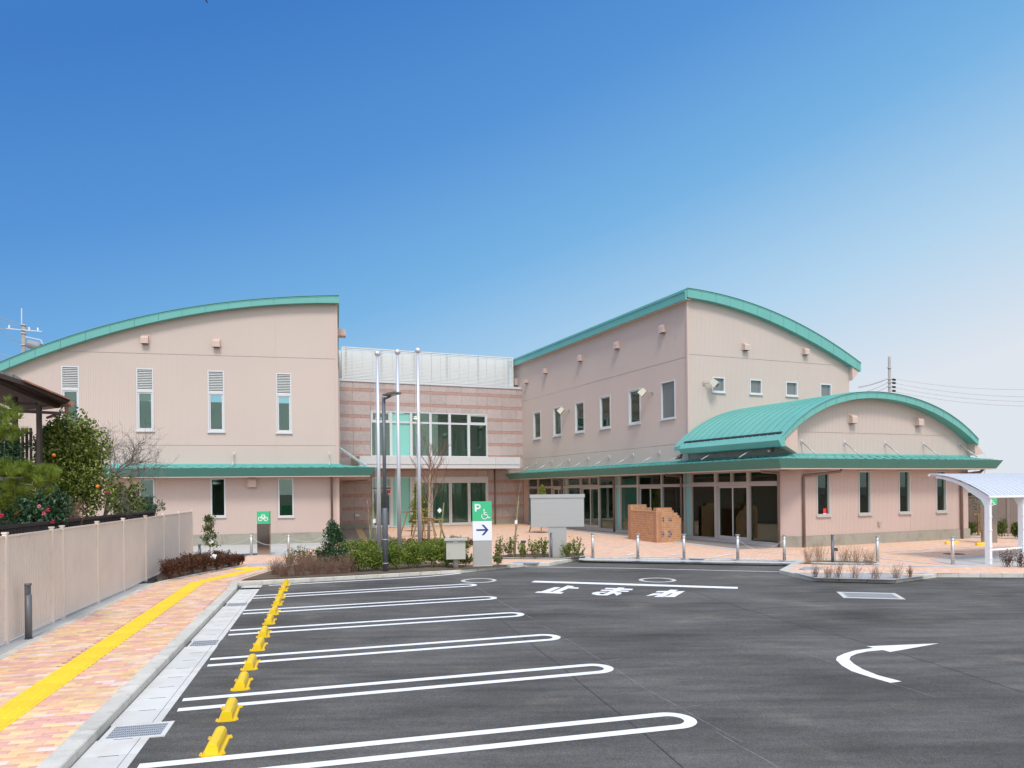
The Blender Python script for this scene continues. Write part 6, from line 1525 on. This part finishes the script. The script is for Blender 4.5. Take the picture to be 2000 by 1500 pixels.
# shrubs right of the P sign
gS = 'sparse pale green shrubs round the steel board'
for kk_, (x, y, w_, h_) in enumerate(sorted(((975, 1090, 30, 46), (996, 1088, 28, 42), (1022, 1090, 26, 34), (1045, 1090, 34, 46), (1062, 1089, 22, 40), (1108, 1089, 26, 34), (1128, 1089, 46, 42), (972, 1103, 18, 26), (912, 1104, 30, 26)))):
    twigs(x, y, w_, h_, 'sparse pale green shrub near the steel board, %s from the left' % ORD[kk_], gS, n=22, leaves=17, lm=lf_olive if x < 1000 else lf_green, name='leafy_shrub', size=.08, m=bark_d)
# island twigs
gI = 'bare tan twiggy shrubs on the island'
tan_t = mat('tan_twig', (.36, .24, .14), .9, var=.2, vscale=8)
for kk_, (x, y, w_, h_) in enumerate(sorted(((1578, 1100, 40, 40), (1600, 1099, 44, 44), (1650, 1100, 46, 38), (1672, 1101, 50, 42), (1700, 1102, 40, 34)))):
    twigs(x, y, w_, h_, 'bare tan twiggy shrub in the rear island bed, %s from the left' % ORD[kk_], gI, n=52, leaves=2, m=tan_t, size=.022, r0=.004)
for kk_, (x, y, w_, h_) in enumerate(sorted(((1592, 1127, 20, 28), (1618, 1128, 26, 26), (1636, 1128, 26, 34), (1670, 1129, 34, 36), (1710, 1130, 28, 28), (1752, 1129, 36, 30), (1778, 1127, 16, 26)))):
    twigs(x, y, w_, h_, 'small bare twiggy shrub in the island gravel, %s from the left' % ORD[kk_], 'small twiggy shrubs in the island gravel', n=30, leaves=2, m=dryb, size=.022, r0=.004)
for kk_, (x, y, w_, h_) in enumerate(sorted(((1968, 1107, 36, 34), (1994, 1107, 40, 36), (2020, 1108, 40, 34)))):
    twigs(x, y, w_, h_, 'dark twiggy shrub with brown leaves by the cycle shelter, %s from the left' % ORD[kk_], 'brown leaved shrubs by the cycle shelter', n=26, leaves=9, lm=lf_red, m=bark_d, size=.055, r0=.005)
gF = 'yellow green bushes along the far right fence'
for kk_, (x, y, w_, h_) in enumerate(sorted(((1897, 1046, 24, 30), (1957, 1049, 26, 40), (1983, 1050, 22, 34), (1999, 1051, 22, 38), (2025, 1053, 26, 36)))):
    shrub('fence_bush', x, y, w_, h_, 'yellow green bush in front of the far right fence, %s from the left' % ORD[kk_], lf_far, gF, n=420, size=.09, k=8)
# young trees with supports -------------------------------------------------
def support(p, w_, h_, par_label, legs=4):
    t = thing('tree_support', par_label, 'tree support', 'timber tree supports', p)
    for k in range(legs):
        a = k*math.pi*2/legs+.5; b = p+Vector((math.cos(a)*w_, math.sin(a)*w_, 0)); e = p+Vector((math.cos(a)*w_*.55, math.sin(a)*w_*.55, h_)); mb = MB(); mb.tube([b, e], .038, 8); mb.build('leg', wood, t)
    for k in range(2): mb = MB(); s_ = Vector((math.cos(.5+k*1.57), math.sin(.5+k*1.57), 0))*w_*.85; c = p+Z3*(h_-.05+k*.08); mb.tube([c-s_, c+s_], .035, 8); mb.build('crossbar', wood, t)
def bare_tree(x, y, ytop, label, tr_r=.045, first=.42, m=bark_l, tm=None, n1=9, spread=.42, seed=1, stake=None, depth=2, lean=(0, 0), wd=1.):
    global rr; rr = random.Random(seed)
    p = G(x, y, PZ+.02); q_ = p.y/FPX; h_ = (y-ytop)*q_; t = thing('young_tree', label, 'young tree', None, p)
    mb = MB(); pts = [p, p+Vector((lean[0]*.3, 0, h_*.3)), p+Vector((lean[0]*.6, 0, h_*.55)), p+Vector((lean[0], 0, h_*.75))]; mb.tube(pts, [tr_r, tr_r*.85, tr_r*.6, tr_r*.35], 8); mb.build('trunk', m, t, smooth=True)
    tw_ = MB()
    for k in range(n1):
        f = first+(.75-first)*k/(n1-1); i = min(2, int(f/.75*3)); s = pts[i].lerp(pts[i+1], max(0, min(1, (f-[0, .3, .55][i])/[.3, .25, .2][i]))) if i < 3 else pts[3]
        a = k*2.4+rr.random(); d = Vector((math.cos(a)*wd, math.sin(a)*wd, 1.15+f)); branch(tw_, s, d, h_*rr.uniform(.17, .27), tr_r*.32, depth, spread, .25, None, 4, 3)
    tw_.build('branches', tm or mat('young_twig_%d' % seed, (.24, .13, .09), .9), t); return t, p, h_
t, p, h_ = bare_tree(837, 1064, 862, 'tall bare young tree with pale trunk in front of the entrance doors', .07, .34, seed=5, n1=16, lean=(.12, 0), depth=2, wd=.95)
support(G(837, 1066, PZ), .85, 1.15, 'timber frame round the tall bare young tree')
mb = MB(); mb.tube([G(858, 1070, PZ), D(867, 982, G(858, 1070, PZ).y)], .03, 7); mb.build('bamboo_stake', bamboo, label='green bamboo stake beside the tall bare young tree', category='stake')
mb = MB(); c = D(858.5, 997, 31.5); mb.hexa([c+Vector((-.1, 0, 0)), c+Vector((0, 0, -.12)), c+Vector((.1, 0, 0)), c+Vector((0, 0, .12))], [c+Vector((-.1, .01, 0)), c+Vector((0, .01, -.12)), c+Vector((.1, .01, 0)), c+Vector((0, .01, .12))]); mb.build('plant_tag', white_p, label='white diamond tag on the trunk of the tall bare young tree', category='tag')
bare_tree(724, 1078, 945, 'small bare young tree tied to a bamboo stake before the granite wall', .02, .30, seed=9, n1=9, lean=(-.1, 0), wd=1.1)
mb = MB(); a = G(721, 1080, PZ); mb.tube([a, D(729.5, 983, a.y)], .032, 7); mb.build('bamboo_stake', bamboo, label='green bamboo stake at the granite wall left of the flagpoles', category='stake')
bare_tree(1006, 1088, 930, 'slender bare young tree tied to a stake left of the steel board', .02, .32, seed=14, n1=9, lean=(.15, 0), wd=.8)
mb = MB(); a = G(1003, 1089, PZ); mb.tube([a, D(1012.5, 978, a.y)], .034, 7); mb.build('bamboo_stake', bamboo, label='green bamboo stake left of the steel board', category='stake')
for x, y, lb in ((1008, 1020, 'white tag tied to the stake left of the steel board'), (731, 1018, 'white tag tied to the stake at the granite wall')):
    mb = MB(); c = D(x, y, 25.3); mb.hexa([c+Vector((-.045, 0, -.07)), c+Vector((.045, 0, -.05)), c+Vector((.045, 0, .09)), c+Vector((-.045, 0, .06))], [c+Vector((-.045, .01, -.07)), c+Vector((.045, .01, -.05)), c+Vector((.045, .01, .09)), c+Vector((-.045, .01, .06))]); mb.build('plant_tag', white_p, label=lb, category='tag')
rr = random.Random(21)
sapling(817, 1048, 52, 110, 'narrow yellow green evergreen tree in front of the mint glass', lf_yel, 2600, .12, taper=1.0, name='evergreen_tree', low=.18)
support(G(817, 1048, PZ), 1.0, 1.35, 'timber frame round the narrow evergreen tree')
p = G(1057, 1040, PZ); q_ = p.y/FPX; t = thing('evergreen_tree', 'small evergreen whose yellow green tip shows above the steel board', 'small tree', None, p)
st = MB(); st.tube([p, p+Z3*85*q_], [.03, .012], 6); st.build('trunk', bark_g, t); fo = MB(); lumpy(fo, p+Z3*78*q_, (.32, .3, .45), 700, .13); cloud(fo, p+Z3*55*q_, (.3, .3, .5), 300, .13); fo.build('crown', lf_yel, t, kind='stuff')
support(p, .75, 1.2, 'timber legs seen below the steel board', 3)
sheet('tree_pit', [G(x, y, PZ+.006) for x, y in ((786, 1036.2), (842, 1035.2), (846, 1036.6), (800, 1037.6))], PZ+.006, seam_m, kind='structure')
sheet('tree_pit', [G(x, y, PZ+.006) for x, y in ((1024, 1039.3), (1045, 1038.4), (1076, 1038.8), (1060, 1041))], PZ+.006, seam_m, kind='structure')
p = G(1911, 1046, PZ); q_ = p.y/FPX; t = thing('young_tree', 'small leafy young tree tied to a T-shaped timber support by the far fence', 'young tree', None, p)
st = MB(); branch(st, p+Vector((.1, .1, 0)), Z3, 72*q_, .018, 2, .3, .3); st.build('trunk', bark_g, t); fo = MB(); cloud(fo, p+Z3*68*q_, (.45, .4, .5), 170, .09); cloud(fo, p+Z3*28*q_+Vector((.15, 0, 0)), (.3, .3, .5), 90, .09); fo.build('crown', lf_dark, t, kind='stuff')
t = thing('tree_support', 'T-shaped timber support by the far right fence', 'tree support', 'timber tree supports', p); mb = MB(); mb.tube([p, p+Z3*42*q_], .05, 8); mb.build('post', wood, t); mb = MB(); mb.tube([p+Vector((-.22, 0, 41*q_)), p+Vector((.22, 0, 41*q_))], .04, 8); mb.build('crossbar', wood, t)
p = P4.pt(-1.2, 0, -3.2); t = thing('far_tree', 'green tree top showing above the carport at far right', 'tree', None, p); st = MB(); st.tube([p, p+Z3*2], .1, 6); st.build('trunk', bark_g, t); fo = MB(); lumpy(fo, p+Z3*2.2, (1.6, 1, .75), 1600, .16, k=12); fo.build('crown', lf_green, t, kind='stuff')
# neighbour's garden ---------------------------------------------------------
def crown(name, x, y, d, wpx, hpx, label, m, n, size, k=14, cat='tree', trunk_m=bark_g, gnd=.06, asp=.5, dens_d=.8, extra=None, up=.3, tips_=True):
    c = D(x, y, d); q = d/FPX; r = (wpx/2*q, wpx/2*q*dens_d, hpx/2*q); p = Vector((c.x, c.y, gnd))
    t = thing(name, label, cat, None, p); st = MB(); tips = []
    for i in range(3): branch(st, p+Vector((rr.gauss(0, .05), rr.gauss(0, .05), 0)), Vector((rr.gauss(0, .25), rr.gauss(0, .2), 1)), max(.35, (c.z-gnd)*.42), .04, 1, .4, .1, tips)
    st.build('trunk', trunk_m, t); fo = MB(); lumpy(fo, c, r, n, size, k=k, up=up, asp=asp, spread=.75)
    if extra: extra(fo, c, r)
    if tips_:
        for i in range(26):       # shoots breaking the outline
            a = rr.random()*6.28; e = rr.uniform(.0, 1.3); d_ = Vector((math.cos(a)*math.cos(e), math.sin(a)*math.cos(e), math.sin(e))); s = c+Vector((d_.x*r[0], d_.y*r[1], d_.z*r[2]))*.9
            for j in range(14): leaf_at(fo, s+d_*rr.uniform(0, .32)*min(r)+Vector((rr.gauss(0, .03), rr.gauss(0, .03), rr.gauss(0, .03))), size*rr.uniform(.6, 1.1), .3, asp)
    fo.build('crown', m, t, kind='stuff'); return t, c, r
rr = random.Random(33)
t1, c1_, r1_ = crown('citrus_tree', 142, 915, 18.2, 150, 200, 'dense green citrus tree with a few oranges behind the beige fence', lf_citrus, 15000, .10, k=40)
lw = MB(); lumpy(lw, D(112, 862, 18.2), (.55, .5, .5), 2600, .10, k=8); lumpy(lw, D(178, 870, 18.2), (.34, .3, .6), 1100, .10, k=6); lw.build('upper_shoots', lf_citrus, t1, kind='stuff')
for x, y in ((105, 889), (190.5, 950), (13, 880), (46, 928)):
    mb = MB(); c = D(x, y, 17.25 if x > 50 else 16.6); mb.lathe(c, [(.042*math.sin(math.pi*i/8)+.0005, -.042*math.cos(math.pi*i/8)) for i in range(9)], 12); mb.build('orange', mat('orange_fruit', (.80, .20, .01), .5) if 'orange_fruit' not in MT else MT['orange_fruit'], t1, smooth=True)
t2_, c2_, r2_ = crown('camellia_bush', 55, 1000, 15.2, 150, 110, 'dark glossy camellia bush with red flowers behind the fence', lf_camel, 7500, .09, k=24, cat='bush')
crown('camellia_bush', 20, 900, 16.8, 90, 130, 'dark bush under the timber veranda at the left edge', lf_camel, 3200, .08, k=14, cat='bush')
redf = mat('camellia_red', (.62, .02, .06), .6); pinkf = mat('camellia_pink', (.75, .25, .28), .6)
for x, y, m_ in ((88, 1001, redf), (86, 1004, pinkf), (103, 1019, redf), (4, 1007, redf), (32, 1001, redf), (77, 989, pinkf), (95, 996, redf), (210, 962, redf)):
    mb = MB(); c = D(x, y, 14.45 if x < 150 else 17.4)
    for j in range(9): a = rr.random()*6.28; mb.lathe(c+Vector((math.cos(a)*.025, -.01, math.sin(a)*.025)), [(.004, -.012), (.022, 0), (.004, .012)], 6)
    mb.build('flower', m_, t2_)
crown('evergreen_bush', 243, 975, 22.2, 70, 90, 'rounded green bush behind the fence under the bare tree', lf_citrus, 4200, .09, k=14, cat='bush')
crown('evergreen_bush', 290, 995, 25.5, 54, 46, 'low dark green bush behind the far end of the fence', lf_camel, 1600, .075, k=8, cat='bush')
twigs(140, 1035, 74, 62, 'rusty brown feathery shrub behind the beige fence', None, n=110, leaves=9, lm=lf_dry, m=dryb, name='rusty_shrub', size=.035, at=D(140, 1030, 16.6))
# pine: boughs with needle tufts
def pine(label, tufts, trunk, d):
    p = Vector((D(trunk[0], 960, d).x, d, .06)); t = thing('pine_tree', label, 'pine tree', None, p); nd = MB(); st = MB()
    top = D(trunk[0], trunk[1], d); st.tube([p, (p+top)/2+Vector((.1, 0, 0)), top], [.09, .07, .03], 7)
    for x, y, dd, n in tufts:
        c = D(x, y, d+dd); st.tube([top.lerp(p, .3 if y > 880 else .02), c-Z3*.05, c], [.014, .009, .006], 4, caps=False)
        for k in range(n):
            cc = c+Vector((rr.gauss(0, .10), rr.gauss(0, .10), rr.gauss(0, .06))); ax = Vector((rr.gauss(0, .6), rr.gauss(0, .6)-.3, 1)).normalized()
            for j in range(80):
                dv = (ax+Vector((rr.gauss(0, .55), rr.gauss(0, .55), rr.gauss(0, .55)))).normalized(); L_ = rr.uniform(.09, .17); s = dv.orthogonal().normalized()*.0034
                b = nd.vs([cc-s, cc+s, cc+dv*L_]); nd.f.append((b, b+1, b+2)); nd.m.append(0)
    st.build('trunk', bark_g, t); nd.build('needles', lf_needle, t, kind='stuff')
tf = []
for i in range(30): tf.append((rr.uniform(-30, 22), rr.uniform(795, 862), rr.uniform(-.2, .3), 4))
for i in range(52):
    x = rr.uniform(-25, 98); tf.append((x, 935+rr.uniform(-28, 40)*(1-.5*max(0, x)/98), rr.uniform(-.3, .3), 4))
for i in range(8): tf.append((rr.uniform(-20, 14), rr.uniform(965, 998), 0, 4))
pine('bright green pine boughs with long needles at the left edge', tf, (-25, 800), 12.7)
# bare tree behind fence
rr = random.Random(52)
p = Vector((D(210, 960, 19.5).x, 19.5, .06)); t = thing('bare_tree', 'bare grey garden tree with tangled twigs in front of the hall', 'tree', None, p); st = MB(); tw2 = MB()
b0 = D(205, 1010, 19.5); f1 = D(222, 930, 19.5); st.tube([p, b0, D(213, 965, 19.5), f1], [.07, .05, .042, .032], 7); st.build('trunk', bark_g, t, smooth=True)
for x, y, r_ in ((200, 850, .015), (216, 880, .02), (262, 875, .014), (285, 900, .014), (300, 915, .012), (250, 900, .014), (240, 985, .012), (185, 905, .012), (275, 930, .012)):
    e = D(x, y, 19.5+rr.uniform(-.5, .5)); mid = (f1+e)/2+Vector((rr.gauss(0, .12), 0, rr.uniform(0, .12))); s_ = f1 if y < 960 else b0; tw2.tube([s_, mid, e], [r_*1.5, r_*1.1, r_*.5], 5, caps=False)
    for k in range(17):
        q = s_.lerp(mid, rr.random()) if k < 2 else mid.lerp(e, rr.random()); branch(tw2, q, (e-mid).normalized()+Vector((rr.gauss(0, .7), rr.gauss(0, .5), rr.gauss(.1, .5))), rr.uniform(.22, .5), .0075, 2, .5, .05, None, 3, 3)
tw2.build('branches', bark_g, t)
